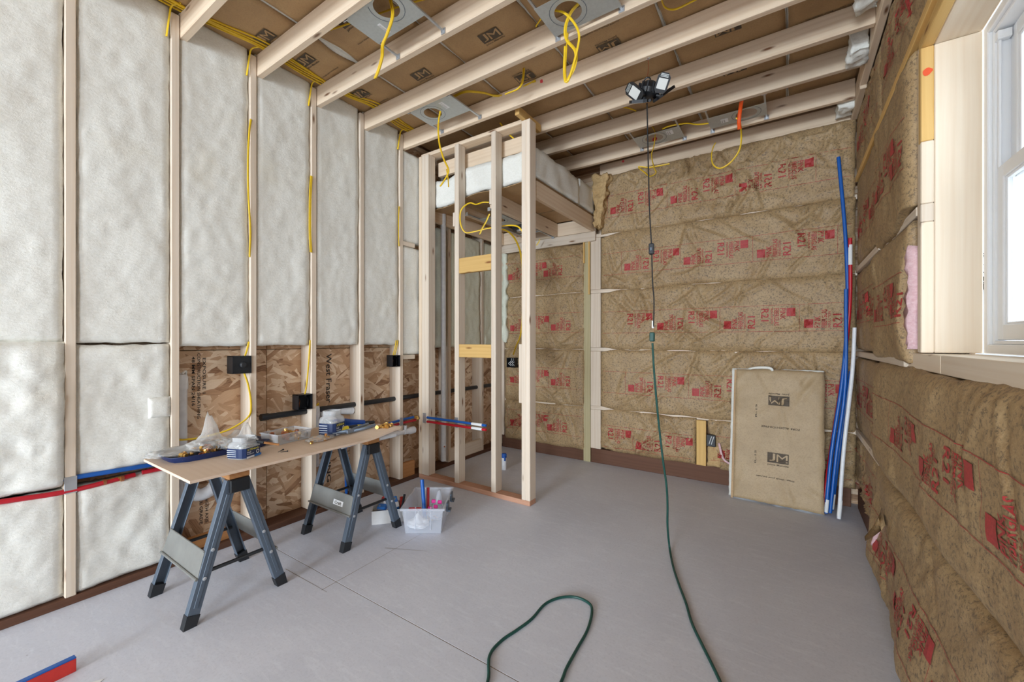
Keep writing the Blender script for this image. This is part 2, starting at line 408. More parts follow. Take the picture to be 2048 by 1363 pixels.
def jm_logo(panel, parent, u, v, k=1.0, ang=0., paper=None):
    ca, sa = math.cos(ang), math.sin(ang); at = lambda x, y: (u+x*ca-y*sa, v+x*sa+y*ca)
    d = Print(panel); d.rect(-.062*k, .062*k, -.034*k, .034*k, ang, (u, v), n=6)
    q = at(-.062*k, -.056*k); d.text('Johns Manville', q[0], q[1], .124*k, .015*k, ang)
    o = d.build('dark_logo', M['black_ink'], parent)
    l = Print(panel, .0050); q = at(-.050*k, -.022*k); l.text('J', q[0], q[1], .034*k, .05*k, ang); q = at(-.008*k, -.024*k); l.text('M', q[0], q[1], .064*k, .05*k, ang)
    l.build('logo_letters', paper or M['kraft_jm'], o)
UX, UY, UZ = Vector((1,0,0)), Vector((0,1,0)), Vector((0,0,1))
def pillow(u, v, u0, u1, v0, v1, r=.05):
    d = min(u-u0, u1-u, v-v0, v1-v); return math.sqrt(max(0., 1-(1-clamp(d/r))**2))
def fluff_h(seed, u0, u1, v0, v1, amp=.012, drop=.016, r=.03):
    def h(u, v):
        return (pillow(u, v, u0, u1, v0, v1, r)-1)*drop + amp*.6*fb(u*4, v*3, seed) + amp*.35*fb(u*24, v*19, seed+9, 2)
    return h
def kraft_h(seed, u0, u1, v0, v1, bulge=.022, wr=.014, r=.09, nf=0, fa=.014):
    rn = random.Random(int(seed*100)); folds = []
    for i in range(nf):
        a = math.radians(rn.choice((-1, 1))*rn.uniform(25, 80)); L = rn.uniform(.15, .42); cu = rn.uniform(u0, u1); cv = rn.choice((rn.uniform(v0, v1), v0+.12, v1-.12))
        folds.append((cu, cv, math.cos(a), math.sin(a), L, fa*rn.uniform(.5, 1.2), rn.uniform(.010, .022), rn.uniform(-.6, .6)))
    def crease(u, v):
        z = 0.
        for cu, cv, ca, sa, L, am, w_, bd in folds:
            x = u-cu; y = v-cv; t = (x*ca+y*sa)/L
            if abs(t) < 1:
                d = -x*sa+y*ca+bd*.12*t*t
                if abs(d) < .09:
                    e = (1-t*t)**2; z += am*e*(math.exp(-(d/w_)**2)-.75*math.exp(-((d-1.9*w_)/(1.1*w_))**2))
        return z
    def h(u, v):
        p = pillow(u, v, u0, u1, v0, v1, r); n = fb(u*1.7+.9*v, v*2.2-.8*u, seed); wx = .12*fb(u*3, v*3, seed+1, 2)
        f1 = 1-clamp(abs(fb((u+wx)*2.0+v*2.6, v*1.5-u*1.2, seed+3, 2))*17); f2 = 1-clamp(abs(fb((u-wx)*5.0-v*2.6, v*1.2+u*.4, seed+5, 2))*14)
        f3 = 1-clamp(abs(fb(u*7+v*5, v*6-u*3+wx*6, seed+7, 2))*8)
        env = .25+.75*sstep(-.25, .35, fb(u*1.3, v*1.6, seed+8, 2))
        edge = 1+.8*(1-sstep(.0, .16, min(v-v0, v1-v)))
        return p*bulge*(1+.5*n) + wr*env*edge*(f1*f1*.8+f2*f2*.6+f3*.22)*p + .003*fb(u*14, v*14, seed, 2)*p - .004 + crease(u, v)*p
    return h
def wob(seed, amp, f=6.): return lambda t: amp*fb(t*f, seed*1.7, seed)+amp*.5*fb(t*f*4, seed*.7, seed+4, 2)

XL, YB, XR = -2.857, 4.05, .432
JB = 2.98                                   # underside of the ceiling joists
YR = -7.50                                  # the wall behind the camera
# ------------------------------------------------------------------ floor
floor = structure('floor')
m = MB(); m.box(XL-.16, .60, YR, 1.2825, -.12, 0); m.box(XL-.16, .60, 1.2875, YB+.16, -.12, 0); m.box(XL-.16, .60, 1.2825, 1.2875, -.12, -.006)
m.build('concrete_slab', M['concrete'], floor)
MB().box(XL-.16, .60, 1.2822, 1.2878, -.007, -.0015).build('saw_cut', M['groove'], floor)
for a, b in (((-2.32, 1.20), (-1.93, 1.205)), ((-1.97, 1.20), (-2.0, 1.92)), ((-2.05, 1.66), (-1.80, 1.78))):
    a = Vector(a+(0,)); b = Vector(b+(0,)); d = (b-a).normalized(); p = Vector((-d.y, d.x, 0))*.0016
    mk('hairline_crack', [a-p+UZ*.0006, b-p*.4+UZ*.0006, b+p*.4+UZ*.0006, a+p+UZ*.0006], [(0,1,2,3)], M['groove'], floor)

# ------------------------------------------------------------------ left wall: OSB, studs, bottom plate
wl = structure('wall_left')
XO = XL-.14
def osb(y0, y1, z0, z1): MB().rbox(XO-.012, XO, y0, y1, z0, z1, .002).build('osb_panel', M['osb'], wl)
for y0, y1 in ((YR, -5.90), (-5.897, -4.68), (-4.677, -3.46), (-3.457, -2.24), (-2.237, -1.02), (-1.017, .20), (.203, 1.42), (1.423, 2.64), (2.643, YB+.14)):
    osb(y0, y1, .0, 1.205); osb(y0, y1, 1.209, 3.2)
MB().box(XO-.03, XO-.0125, YR, YB+.14, -.1, 3.35).build('siding', M['roofing'], wl)
board('bottom_plate', 'y', XO+.001, XL, YR, YB, 0, .038, M['plate'], wl)
stud_far = [.481+.4064*k for k in range(-19, 6)]+[3.14, 3.683, 4.047]
for f in stud_far:
    board('stud', 'z', XO+.001, XL, f-.038, f, .0385, 3.10, M['lumber'], wl)
board('top_plate', 'y', XO+.001, XL-.112, YR, YB, 3.101, 3.139, M['joist'], wl)
board('block', 'y', XL-.089, XL-.001, 2.513, 2.655, 2.12, 2.158, M['lumber'], wl)
board('block', 'y', XL-.089, XL-.001, 2.513, 2.655, 1.10, 1.138, M['lumber'], wl)
board('block', 'y', XL-.040, XL-.001, 2.513, 2.652, .039, .17, M['orange'], wl)
board('block', 'y', XL-.040, XL-.001, 3.141, 3.644, .039, .17, M['lumber'], wl)
board('block', 'y', XL-.100, XL-.030, .95, 1.20, .039, .10, M['orange'], wl)
# galvanised nail plates over the pipe holes
def nail_plate(x0, x1, y0, y1, z0, z1): MB().rbox(x0, x1, y0, y1, z0, z1, .0006).build('nail_plate', M['zinc'], wl)
nail_plate(XL+.0004, XL+.0024, .440, .4835, .535, .615); nail_plate(XL+.0004, XL+.0024, 2.472, 2.512, .515, .585)
# stencilled maker's print on the sheathing
PO = Panel((XO, 0, 0), UY, UZ, UX, 0, 4, 0, 3, lambda u, v: 0.0)
pr = Print(PO, .0012)
pr.text('West Fraser', 1.862, 1.165, .385, .045, -math.pi/2)
pr.text('STERLING', 1.868, .56, .40, .034, -math.pi/2)
for yy, t, z, ln in ((1.018, 'CONSTRUCTION SHEATHING', 1.19, .40), (1.046, 'EXPOSURE 1', 1.16, .22), (.99, '48 MM SPAN 24/16', 1.17, .30), (1.03, 'THIS SIDE DOWN', .70, .22), (1.03, 'PANEL GRADE', .36, .22), (1.06, 'STRENGTH AXIS', .36, .22)):
    pr.text(t, yy, z, ln, .017, -math.pi/2)
pr.build('stencil_print', M['osb_ink'], wl)

# ------------------------------------------------------------------ partition of the small bath enclosure
wp = structure('wall_partition')
YP0, YP1 = 2.69, 2.779
board('bottom_plate', 'x', XL+.01, -1.642, YP0, YP1, 0, .038, M['pink'], wp)
for x0, x1, z1 in ((-2.805, -2.69, 2.965), (-2.408, -2.36, 2.965), (-2.012, -1.966, 2.965), (-1.718, -1.680, 2.965), (-1.680, -1.642, 2.965)):
    if x0 < -2.7:
        board('stud', 'z', -2.848, -2.81, YP0, YP1, .0385, z1, M['joist'], wp)
        board('stud', 'z', -2.809, -2.722, YP0+.001, YP1, .0385, z1, M['lumber'], wp)
    else: board('stud', 'z', x0, x1, YP0, YP1, .0385, z1, M['lumber'], wp)
board('top_plate', 'x', -2.848, -1.735, YP0+.03, YP1+.04, 2.966, 2.998, M['joist'], wp)
board('header', 'x', -2.73, -1.72, YP1+.045, YP1+.083, 2.80, 2.93, M['joist'], wp)
board('block', 'x', -2.359, -2.013, YP0+.003, YP0+.041, 1.845, 1.975, M['yellow'], wp)
board('block', 'x', -2.359, -2.013, YP0+.003, YP0+.041, 1.125, 1.235, M['yellow'], wp)
board('brace', 'y', -1.72, -1.682, 2.60, 2.93, 2.968, 3.03, M['yellow'], wp)
board('scab', 'z', -1.757, -1.719, YP0+.02, YP1-.01, .78, 1.24, M['lumber'], wp)
board('scab', 'z', -2.43, -2.409, YP0+.003, YP1-.02, 2.26, 2.38, M['lumber'], wp)
board('scab', 'z', -2.034, -2.013, YP0+.003, YP1-.02, 2.38, 2.50, M['lumber'], wp)
for x0, x1 in ((-2.790, -2.752), (-2.404, -2.366)):
    MB().rbox(x0, x1, YP0-.0026, YP0-.0006, .515, .605, .0006).build('nail_plate', M['zinc'], wp)

# ------------------------------------------------------------------ dropped ceiling of the enclosure
wd = structure('ceiling_dropped')
ZC = 2.40
board('rim_joist', 'x', XL+.002, -1.66, 4.010, YB-.002, ZC, ZC+.14, M['joist'], wd)
for x0 in (-2.845, -2.13, -1.70):
    board('joist', 'y', x0, x0+.038, 2.83, 4.009, ZC, ZC+.14, M['joist'], wd)
board('ledger', 'x', XL+.002, -1.66, 4.012, YB-.002, 2.30, ZC-.002, M['lumber'], wd)
board('blocking', 'y', -2.45, -2.412, 2.83, 4.009, ZC, ZC+.07, M['joist'], wd)

# ------------------------------------------------------------------ back wall: girts, posts, plank
wb = structure('wall_back')
MB().box(XL-.16, .64, YB+.10, YB+.13, -.1, 3.35).build('sheathing', M['osb'], wb)
board('bottom_plank', 'x', XL+.002, -1.803, YB-.005, YB+.03, 0, .148, M['plate'], wb)
board('bottom_plank', 'x', -1.720, XR-.04, YB-.005, YB+.03, 0, .148, M['plate'], wb)
GZ = [.572, 1.177, 1.778, 2.354]
board('post', 'z', -1.802, -1.724, YB-.015, YB+.09, 0, 2.36, M['post'], wb)
board('edge_strip', 'z', -1.742, -1.724, YB-.034, YB-.016, 1.75, 2.36, M['yellow'], wb)
board('edge_strip', 'z', -1.798, -1.782, YB-.034, YB-.016, 2.08, 2.36, M['yellow'], wb)
zz = [.149]+GZ
for a, b in zip(zz, zz[1:]): board('stud', 'z', -1.722, -1.612, YB-.012, YB+.05, a+(.02 if a > .2 else 0), b-.02, M['lumber'], wb)
for g in GZ:
    board('girt', 'x', -1.722, XR-.003, YB-.010, YB+.09, g-.019, g+.019, M['lumber'], wb)
    if g < 2.3: board('girt', 'x', XL+.04, -1.803, YB-.010, YB+.09, g-.019, g+.019, M['lumber'], wb)
board('stud', 'z', XL+.002, XL+.04, YB-.03, YB+.05, .149, 2.299, M['lumber'], wb)
board('block', 'z', -.694, -.614, YB-.035, YB-.011, .149, .552, M['yellow'], wb)
board('rim_joist', 'x', -1.62, XR-.04, YB-.012, YB+.027, 2.935, 3.075, M['joist'], wb)

# ------------------------------------------------------------------ right wall: girts, plank, window framing
wr = structure('wall_right')
WY0, WY1, WZ0, WZ1 = 1.34, 2.25, 1.217, 2.42
m = MB(); X0, X1 = XR+.14, XR+.155
WY2, WY3 = -4.7, -2.3
m.box(X0, X1, YR, WY2, -.1, 3.35); m.box(X0, X1, WY3, WY0-.03, -.1, 3.35); m.box(X0, X1, WY1+.03, YB+.13, -.1, 3.35)
for a, b in ((WY2, WY3), (WY0-.03, WY1+.03)): m.box(X0, X1, a, b, -.1, WZ0-.06); m.box(X0, X1, a, b, WZ1+.06, 3.35)
m.build('sheathing', M['osb'], wr)
board('bottom_plank', 'y', XR, XR+.036, YR, YB-.006, 0, .148, M['plate'], wr)
board('girt', 'y', XR-.014, XR+.139, 3.04, YB-.012, .561, .599, M['lumber'], wr); board('girt', 'y', XR+.001, XR+.139, YR, 3.039, .561, .599, M['lumber'], wr)
board('girt', 'y', XR-.014, XR+.139, 3.08, YB-.012, 1.776, 1.814, M['lumber'], wr); board('girt', 'y', XR+.001, XR+.139, WY1+.08, 3.079, 1.776, 1.814, M['lumber'], wr)
board('girt', 'y', XR-.014, XR+.139, WY1+.21, YB-.012, 1.150, 1.188, M['lumber'], wr)
board('girt', 'y', XR-.016, XR+.139, YR, YB-.012, 2.462, 2.500, M['yellow'], wr)
# rough opening
board('header', 'y', XR+.0005, XR+.038, WY0-.04, WY1+.04, WZ1, WZ1+.041, M['yellow'], wr)
board('header', 'y', XR+.0385, XR+.168, WY0-.04, WY1+.04, WZ1, WZ1+.038, M['jamb'], wr)
board('furring', 'z', XR, XR+.038, WY1+.001, WY1+.039, 2.05, WZ1-.001, M['yellow'], wr)
board('furring', 'z', XR, XR+.038, WY1+.001, WY1+.039, 1.805, 2.049, M['jamb'], wr)
board('furring', 'z', XR, XR+.038, WY1+.001, WY1+.039, 1.733, 1.804, M['lumber'], wr)
board('furring', 'z', XR, XR+.038, WY1+.001, WY1+.039, WZ0+.001, 1.732, M['jamb'], wr)
board('jamb_stud', 'z', XR+.0385, XR+.168, WY1, WY1+.038, WZ0+.001, WZ1-.001, M['jamb'], wr)
board('jamb_stud', 'z', XR+.0005, XR+.168, WY0-.038, WY0, WZ0+.001, WZ1-.001, M['jamb'], wr)
board('trimmer_stud', 'z', XR+.004, XR+.10, WY1+.040, WY1+.075, WZ0, WZ1+.03, M['jamb'], wr)
board('rough_sill', 'y', XR-.001, XR+.168, WY0-.08, 1.99, 1.150, WZ0-.002, M['jamb'], wr)
board('rough_sill', 'y', XR-.001, XR+.168, 1.992, WY1+.20, 1.150, WZ0-.003, M['jamb'], wr)
board('rim_board', 'y', XR-.042, XR-.004, YR, 3.56, 2.955, 3.119, M['joist'], wr)
board('rim_board', 'y', XR-.042, XR-.004, 3.562, YB-.015, 2.935, 3.075, M['joist'], wr)
def spot(parent, c, n, r, mat):             # a dab of marker paint lying on the wood
    n = Vector(n); a = n.orthogonal().normalized(); b = n.cross(a); vs = [Vector(c)+n*.0012]
    for i in range(14):
        q = i/14*6.283; rr = r*(1+.35*noise.noise(Vector((q, c[0]*9, c[1]*9)))); vs.append(Vector(c)+n*.001+a*math.cos(q)*rr+b*math.sin(q)*rr)
    mk('paint_mark', vs, [(0, i+1, (i+1)%14+1) for i in range(14)], mat, parent)
spot(wr, (XR+.018, WY1+.0005, 2.32), (0,-1,0), .014, M['orange_paint'])

# the window itself
win = structure('window_1')
fx0, fx1 = XR+.1685, XR+.255
def frame(name, x0, x1, y0, y1, z0, z1, wd_, parent, wb_=None):
    wb_ = wb_ or wd_; m = MB()
    m.rbox(x0, x1, y0, y0+wd_, z0, z1, .003); m.rbox(x0, x1, y1-wd_, y1, z0, z1, .003)
    m.rbox(x0, x1, y0+wd_-.002, y1-wd_+.002, z1-wd_, z1, .003); m.rbox(x0, x1, y0+wd_-.002, y1-wd_+.002, z0, z0+wb_, .003)
    return m.build(name, M['vinyl'], parent)
frame('window_frame', fx0, fx1, WY0+.0005, WY1-.0005, WZ0+.0005, WZ1-.0005, .034, win)
frame('window_frame', fx0+.012, fx1, WY0+.034, WY1-.034, WZ0+.034, WZ1-.034, .014, win)
MB().rbox(fx0+.020, fx0+.028, WY1-.062, WY1-.047, 1.88, WZ1-.06, .002).rbox(fx0+.014, fx0+.05, WY1-.075, WY1-.05, WZ1-.085, WZ1-.055, .002).build('sash_track', M['vinyl'], win)
lo = frame('lower_sash', fx0+.020, fx0+.050, WY0+.05, WY1-.05, WZ0+.05, 1.885, .048, win, .055)
MB().box(fx0+.033, fx0+.037, WY0+.096, WY1-.096, WZ0+.10, 1.84).build('pane', M['glass'], lo)
frame('glazing_bead', fx0+.026, fx0+.044, WY0+.096, WY1-.096, WZ0+.103, 1.839, .010, lo)
hi = frame('upper_sash', fx0+.052, fx0+.080, WY0+.05, WY1-.05, 1.83, WZ1-.05, .048, win)
MB().box(fx0+.064, fx0+.068, WY0+.096, WY1-.096, 1.876, WZ1-.096).build('pane', M['glass'], hi)
frame('glazing_bead', fx0+.057, fx0+.075, WY0+.096, WY1-.096, 1.876, WZ1-.096, .010, hi)

# ------------------------------------------------------------------ the wall behind the camera, with its wide doorway, and the roof
wn = structure('wall_rear')
MB().box(XL-.16, -2.75, YR-.12, YR, -.1, 3.35).box(.25, .60, YR-.12, YR, -.1, 3.35).box(-2.75, .25, YR-.12, YR, 2.45, 3.35).build('sheathing', M['osb'], wn)
# ------------------------------------------------------------------ ceiling joists
ce = structure('ceiling')
jn = [.891+.4064*k for k in range(-20, 5)]+[2.94, 3.33, 3.76]
for i, y in enumerate(jn):
    board('joist', 'x', XL-.10 if y < 2.6 else XL-.02, XR-.043, y, y+.038, JB, JB+.139, M['joist'], ce)
MB().box(XL-.17, .65, YR-.12, YB+.14, 3.36, 3.40).build('roof_deck', M['roofing'], ce)
for u, v, yy in ((1008, 109, 2.114), (1083, 162, 2.517)):
    p = onY(u, v, yy); spot(ce, p, (0,-1,0), .013, M['red_paint'])
p = onY(1246, 322, YB-.012); spot(wb, p, (0,-1,0), .014, M['red_paint'])
p = onY(1309, 278, 3.76); spot(ce, p, (0,-1,0), .02, M['red_paint'])

# ================================================================== insulation
def fluff_box(name, x0, x1, y0, y1, z0, z1, mat, parent=None, amp=.012, res=.04, seed=1., sag=None, freq=7.):
    n = [max(2, int((b-a)/res)) for a, b in ((x0, x1), (y0, y1), (z0, z1))]
    bm = bmesh.new(); idx = {}
    def vert(i, j, k):
        if (i, j, k) not in idx: idx[(i, j, k)] = bm.verts.new((x0+(x1-x0)*i/n[0], y0+(y1-y0)*j/n[1], z0+(z1-z0)*k/n[2]))
        return idx[(i, j, k)]
    for (a, b, c) in ((0, 1, 2), (1, 2, 0), (2, 0, 1)):
        for side in (0, n[c]):
            for i in range(n[a]):
                for j in range(n[b]):
                    q = []
                    for di, dj in ((0,0),(1,0),(1,1),(0,1)):
                        t = [0, 0, 0]; t[a] = i+di; t[b] = j+dj; t[c] = side; q.append(vert(*t))
                    bm.faces.new(q if side else q[::-1])
    bm.normal_update()
    for v in bm.verts:
        p = v.co; d = fb(p.x*freq, p.y*freq, p.z*freq+seed)*amp+fb(p.x*30, p.y*30, p.z*30+seed, 2)*amp*.4; v.co = p+v.normal*d
        if sag: v.co.z += sag(v.co)
    bm.verts.index_update(); vs = [v.co.copy() for v in bm.verts]; fs = [[v.index for v in f.verts] for f in bm.faces]; bm.free()
    return mk(name, vs, fs, mat, parent, True)

# ---- white batts between the studs of the left wall
def lbatt(y0, y1, z0, z1, label, seed, mat='fluff', proud=-.008, amp=.012, top=None, drop=.016, res=.02, **kw):
    p = Panel((XL+proud, 0, 0), UY, UZ, UX, y0, y1, z0, z1, fluff_h(seed, y0, y1, z0, z1, amp, drop),
              kw.get('lu') or wob(seed, .006), kw.get('hu') or wob(seed+2, .006), kw.get('lv') or wob(seed+4, .008), kw.get('hv') or wob(seed+6, .008))
    o = p.build('insulation_batt', M[mat], kw.get('parent'), res, .10)
    if not kw.get('parent'): tag(o, label, 'insulation', 'white batts in the left wall')
    return p, o
def bay(k): f = .481+.4064*k; return f+.003, f+.4064-.041        # between stud k and stud k+1
b = bay(-1); lbatt(b[0], b[1], 1.262, 3.135, 'tall white fibreglass batt at the left edge, upper half of the bay', 1.1)
b = bay(0); lbatt(b[0], b[1], 1.256, 3.135, 'tall white fibreglass batt right of the nearest stud, above a thin dark gap', 2.3)
names = {1: 'white fibreglass batt directly above the black box with the looping yellow cable', 2: 'white fibreglass batt hanging above the second black box, ending over bare strand board',
         3: 'white fibreglass batt ending just above the black stencilled maker name', 4: 'white fibreglass batt above the third small black box, with a curled top corner'}
for k in (1, 2, 3, 4):
    b = bay(k); lbatt(b[0]+.002, b[1]-.004, 1.235, 3.135, names[k], 3.7+k, lu=wob(k+.5, .004), hu=wob(k+1.5, .012, 3))
lbatt(2.517, 2.74, 2.162, 2.975, 'narrow white batt above the small block next to the framed enclosure', 9.2)
lbatt(2.517, 2.74, 1.142, 2.117, 'narrow white batt below the small block next to the framed enclosure', 9.9)
for k in range(-2, -19, -1):               # bays out of the picture, simply part of the wall
    b = bay(k); lbatt(b[0], b[1], .045, 3.08, None, 20+k, res=.06, parent=wl)
# lower halves
b = bay(-1); lbatt(b[0], b[1]+.012,   .570, 1.268, 'white lower batt at the left edge with a deep diagonal crease, flap over the stud', 11.3, proud=.012, amp=.028, drop=.05, hu=lambda t: .034*sstep(1.0, 1.26, t)+.008*fb(t*9, 3, 1))
lbatt(b[0], b[1], .045, .553, 'lowest white batt at the left edge under the red pipe', 12.1, amp=.016)
b = bay(0); p0b, o0b = lbatt(b[0], b[1], .603, 1.244, 'white batt above the blue pipe with a small square patch on it', 13.4, amp=.018)
lbatt(b[0], b[1], .045, .553, 'lowest white batt right of the nearest stud under the red pipe joint', 14.6, amp=.016)
pp = Panel((XL+.004, 0, 0), UY, UZ, UX, .752, .846, .845, .955, fluff_h(5.5, .752, .846, .845, .955, .006, .012, .02), wob(1, .004), wob(2, .006), wob(3, .004), wob(4, .004))
pp.build('patch', M['fluff'], o0b, .008, .012)
# inside the enclosure
for y0, y1, lb in ((3.0, 3.098, 'narrow pale green batt behind the white pipe in the enclosure'), (3.145, 3.641, 'wide pale green batt on the left wall inside the enclosure'), (3.687, 4.005, 'pale green batt in the far corner inside the enclosure')):
    lbatt(y0, y1, 1.20, 2.39, lb, y0*3, 'fluff_green', amp=.02, drop=.05)
fluff_box('insulation_batt', XL+.045, XL+.10, 3.97, 4.035, 1.25, 2.28, M['fluff_green'], None, .03, .03, 4.)
tag(bpy.context.scene.collection.objects[-1], 'ragged pale green batt edge standing out of the far enclosure corner', 'insulation', 'white batts in the left wall')

# ---- white batts lying on the dropped ceiling
def dbatt(y0, y1, x0, x1, z0, z1, seed, label, sag=None):
    r = thing('insulation_batt', ((x0+x1)/2, (y0+y1)/2, z0), label, 'insulation', 'batts on the dropped ceiling')
    fluff_box('fibre_core', x0, x1, y0, y1, z0+.022, z1, M['fluff'], r, .014, .035, seed, sag)
    m = MB(); n = 16
    for i in range(n+1):
        x = x0+(x1-x0)*i/n
        for y in (y0+.004, y1-.004):
            z = z0+.003+(sag(Vector((x, y, z0))) if sag else 0); m.v += [Vector((x, y, z-.002)), Vector((x, y, z+.002))]
    for i in range(n):
        a = i*4; m.f += [[a, a+4, a+6, a+2], [a+1, a+3, a+7, a+5], [a, a+1, a+5, a+4], [a+2, a+6, a+7, a+3]]
    m.build('kraft_facing', M['kraft_jm'], r)
sagf = lambda p: -.05*sstep(-2.2, -2.75, p.x)*sstep(3.3, 2.8, p.y) - .025*math.sin(clamp((p.x+2.85)/1.15)*math.pi*2)**2*sstep(3.2, 2.8, p.y)*.6
dbatt(2.80, 3.60, XL+.04, -1.655, 2.545, 2.795, 2., 'thick white batt resting over the enclosure, the nearer of the two', sagf)
dbatt(3.61, 4.00, XL+.04, -1.655, 2.545, 2.81, 7., 'thick white batt over the enclosure against the back wall')
o = fluff_box('insulation_scrap', -1.64, -1.515, 3.93, 4.03, 2.42, 2.94, M['fluff_brown'], None, .034, .012, 3., None, 15.)
for v in o.data.vertices: v.co.x = v.co.x*(.45+.75*clamp(v.co.z/.5)**.8)-.03*(1-clamp(v.co.z/.5))
tag(o, 'crumpled brown fibre scrap stuffed beside the batts over the enclosure', 'insulation')

# ---- kraft faced batts, back wall
def rag(seed, base, amp, f=2.2):
    return lambda t: base+amp*fb(t*f, seed*2.1, seed, 2)
def kbatt(x0, x1, z0, z1, label, seed, us, vc, group, lu=0, hl=0, **kw):
    lo = lambda t: kw.get('lo', -.008)+.016*fb(t*3, seed, 1, 2)+(.028*(1-sstep(x0, x0+.22, t)) if lu else 0)
    hi = lambda t: kw.get('hi', .006)+.016*fb(t*3, seed+5, 2, 2)-(.028*(1-sstep(x0, x0+.22, t)) if lu else 0)
    hh = kraft_h(seed, x0, x1, z0, z1, kw.get('bulge', .026), kw.get('wr', .034), .09, int(11*(x1-x0)), .022)
    p = Panel((0, YB-.012, 0), UX, UZ, -UY, x0, x1, z0, z1, hh, kw.get('elu') or wob(seed, .01, 5), wob(seed+1, .01, 5), lo, hi)
    o = p.build('insulation_batt', M['kraft'], None, .016, .05)
    tag(o, label, 'insulation', group)
    oc_row(p, o, us, vc)
    return p, o
G1 = 'kraft batts in the back wall'; x0, x1 = -1.606, XR-.012
kbatt(x0, x1, 2.358, 2.945, 'top kraft-faced batt of the back wall, under the last joist', 31.0, [-1.498, -.916, -.353, .205], 2.62, G1)
kbatt(x0, x1, 1.781, 2.350, 'second kraft-faced batt from the top of the back wall, behind the cord switch', 32.5, [-1.92, -1.353, -.801, -.223, .34], 2.04, G1, 1)
kbatt(x0, x1, 1.180, 1.775, 'kraft-faced batt in the middle of the back wall, behind the cord plug', 33.2, [-1.599, -1.039, -.472, .099], 1.45, G1, 1)
kbatt(x0, x1, .576, 1.173, 'kraft-faced batt of the back wall whose right half is behind the leaning batt', 34.9, [-1.88, -1.313, -.729, -.16], .85, G1, 1)
kbatt(x0, -.700, .152, .568, 'lowest kraft-faced batt of the back wall, left of the short yellow block', 35.4, [-1.80, -1.239], .30, G1, 1)
kbatt(-.606, x1, .152, .560, 'lowest kraft-faced batt of the back wall, right of the short yellow block', 36.8, [-.52, .03], .32, G1, 0, elu=lambda t: .10*(1-sstep(.2, .55, t)))
G2 = 'kraft batts inside the enclosure'; x0, x1 = XL+.046, -1.79
tail = lambda s: None
kbatt(x0, x1, 1.782, 2.295, 'top kraft-faced batt on the enclosure back wall', 41.2, [-2.75, -2.275], 2.06, G2, 0, bulge=.022)
kbatt(x0, x1, 1.181, 1.774, 'second kraft-faced batt down on the enclosure back wall', 42.6, [-2.72, -2.18], 1.46, G2, 0, bulge=.022)
kbatt(x0, x1, .577, 1.172, 'third kraft-faced batt down on the enclosure back wall, behind the end post', 43.3, [-2.72, -2.18], .86, G2, 0)
kbatt(x0, x1, .125, .566, 'lowest kraft-faced batt on the enclosure back wall, hanging over the plank', 44.9, [-2.72, -2.22], .36, G2, 0)
o = fluff_box('insulation_scrap', -.60, -.50, YB-.035, YB-.012, .155, .34, M['fluff_brown'], None, .02, .02, 5., None, 14.)
tag(o, 'torn brown fibre scrap under the low black outlet box', 'insulation')

# ---- kraft faced batts, right wall (u runs towards the camera)
def rbatt(y0, y1, z0, z1, label, seed, ys, vc, bulge=.014, wr=.016, k=1.13, rows=None, lean=None, res=.016, **kw):
    u0, u1 = -y1, -y0; base = kraft_h(seed, u0, u1, z0, z1, bulge, wr, .08, int(4*(u1-u0)), .009)
    h = (lambda u, v: base(u, v)+lean(u, v)) if lean else base
    p = Panel((XR-.002, 0, 0), -UY, UZ, -UX, u0, u1, z0, z1, h, kw.get('lu') or wob(seed, .008, 5), kw.get('hu') or wob(seed+1, .008, 5), kw.get('lv') or wob(seed+2, .012, 3), kw.get('hv') or wob(seed+3, .012, 3))
    o = p.build('insulation_batt', M['kraft'], kw.get('parent'), res, .04)
    if kw.get('parent'): return p, o
    tag(o, label, 'insulation', 'kraft batts in the right wall')
    oc_row(p, o, [-y for y in ys], vc, k)
    return p, o
rbatt(3.06, 4.03, 2.508, 2.93, 'kraft-faced batt at the top of the right wall nearest the corner', 51.0, [3.9, 3.3], 2.72)
rbatt(2.0, 3.05, 2.508, 2.93, 'kraft-faced batt of the right wall above the window corner', 51.8, [2.9, 2.4], 2.72)
rbatt(YR+.02, 1.99, 2.508, 2.93, 'kraft-faced batt of the right wall above the window', 52.3, [1.5, .9], 2.72, res=.04, parent=wr)
rbatt(3.09, 4.03, 1.832, 2.460, 'kraft-faced batt of the right wall behind the tall blue pipe', 53.1, [3.95, 3.4], 2.10, .012, .008)
rbatt(2.335, 3.11, 1.775, 2.460, 'kraft-faced batt of the right wall left of the upper window jamb', 53.9, [3.02, 2.62], 2.10, .035, .006, lv=lambda t: .05*sstep(-2.75, -2.4, t)+.02*fb(t*6, 2, 2))
rbatt(3.10, 4.03, 1.203, 1.760, 'kraft-faced batt of the right wall behind the red pipe', 54.6, [3.95, 3.5], 1.50, .012, .014)
PW, OW = rbatt(2.36, 3.11, 1.165, 1.76, 'kraft-faced batt left of the lower window jamb with pink fibre showing', 55.2, [3.05, 2.62], 1.45, .04, .005, hu=lambda t: -.045*math.sin(clamp((t-1.22)/.42)*math.pi)-.01)
o = fluff_box('pink_fibre_edge', XR-.022, XR+.05, 2.335, 2.40, 1.235, 1.66, M['fluff_pink'], OW, .02, .03, 6., None, 12.)
rbatt(3.03, 4.03, .612, 1.137, 'kraft-faced batt of the right wall low behind the white pipe', 56.1, [3.95, 3.5], .88, .014, .018)
rbatt(1.18, 3.05, .578, 1.152, 'large kraft-faced batt below the window sill', 57.7, [2.60+.02, 2.03, 1.45], .87, .042, .0035)
rbatt(YR+.02, 1.17, .578, 1.145, 'kraft-faced batt below the window nearest the viewer', 58.1, [.9, .3], .87, .04, .012, res=.03, parent=wr)
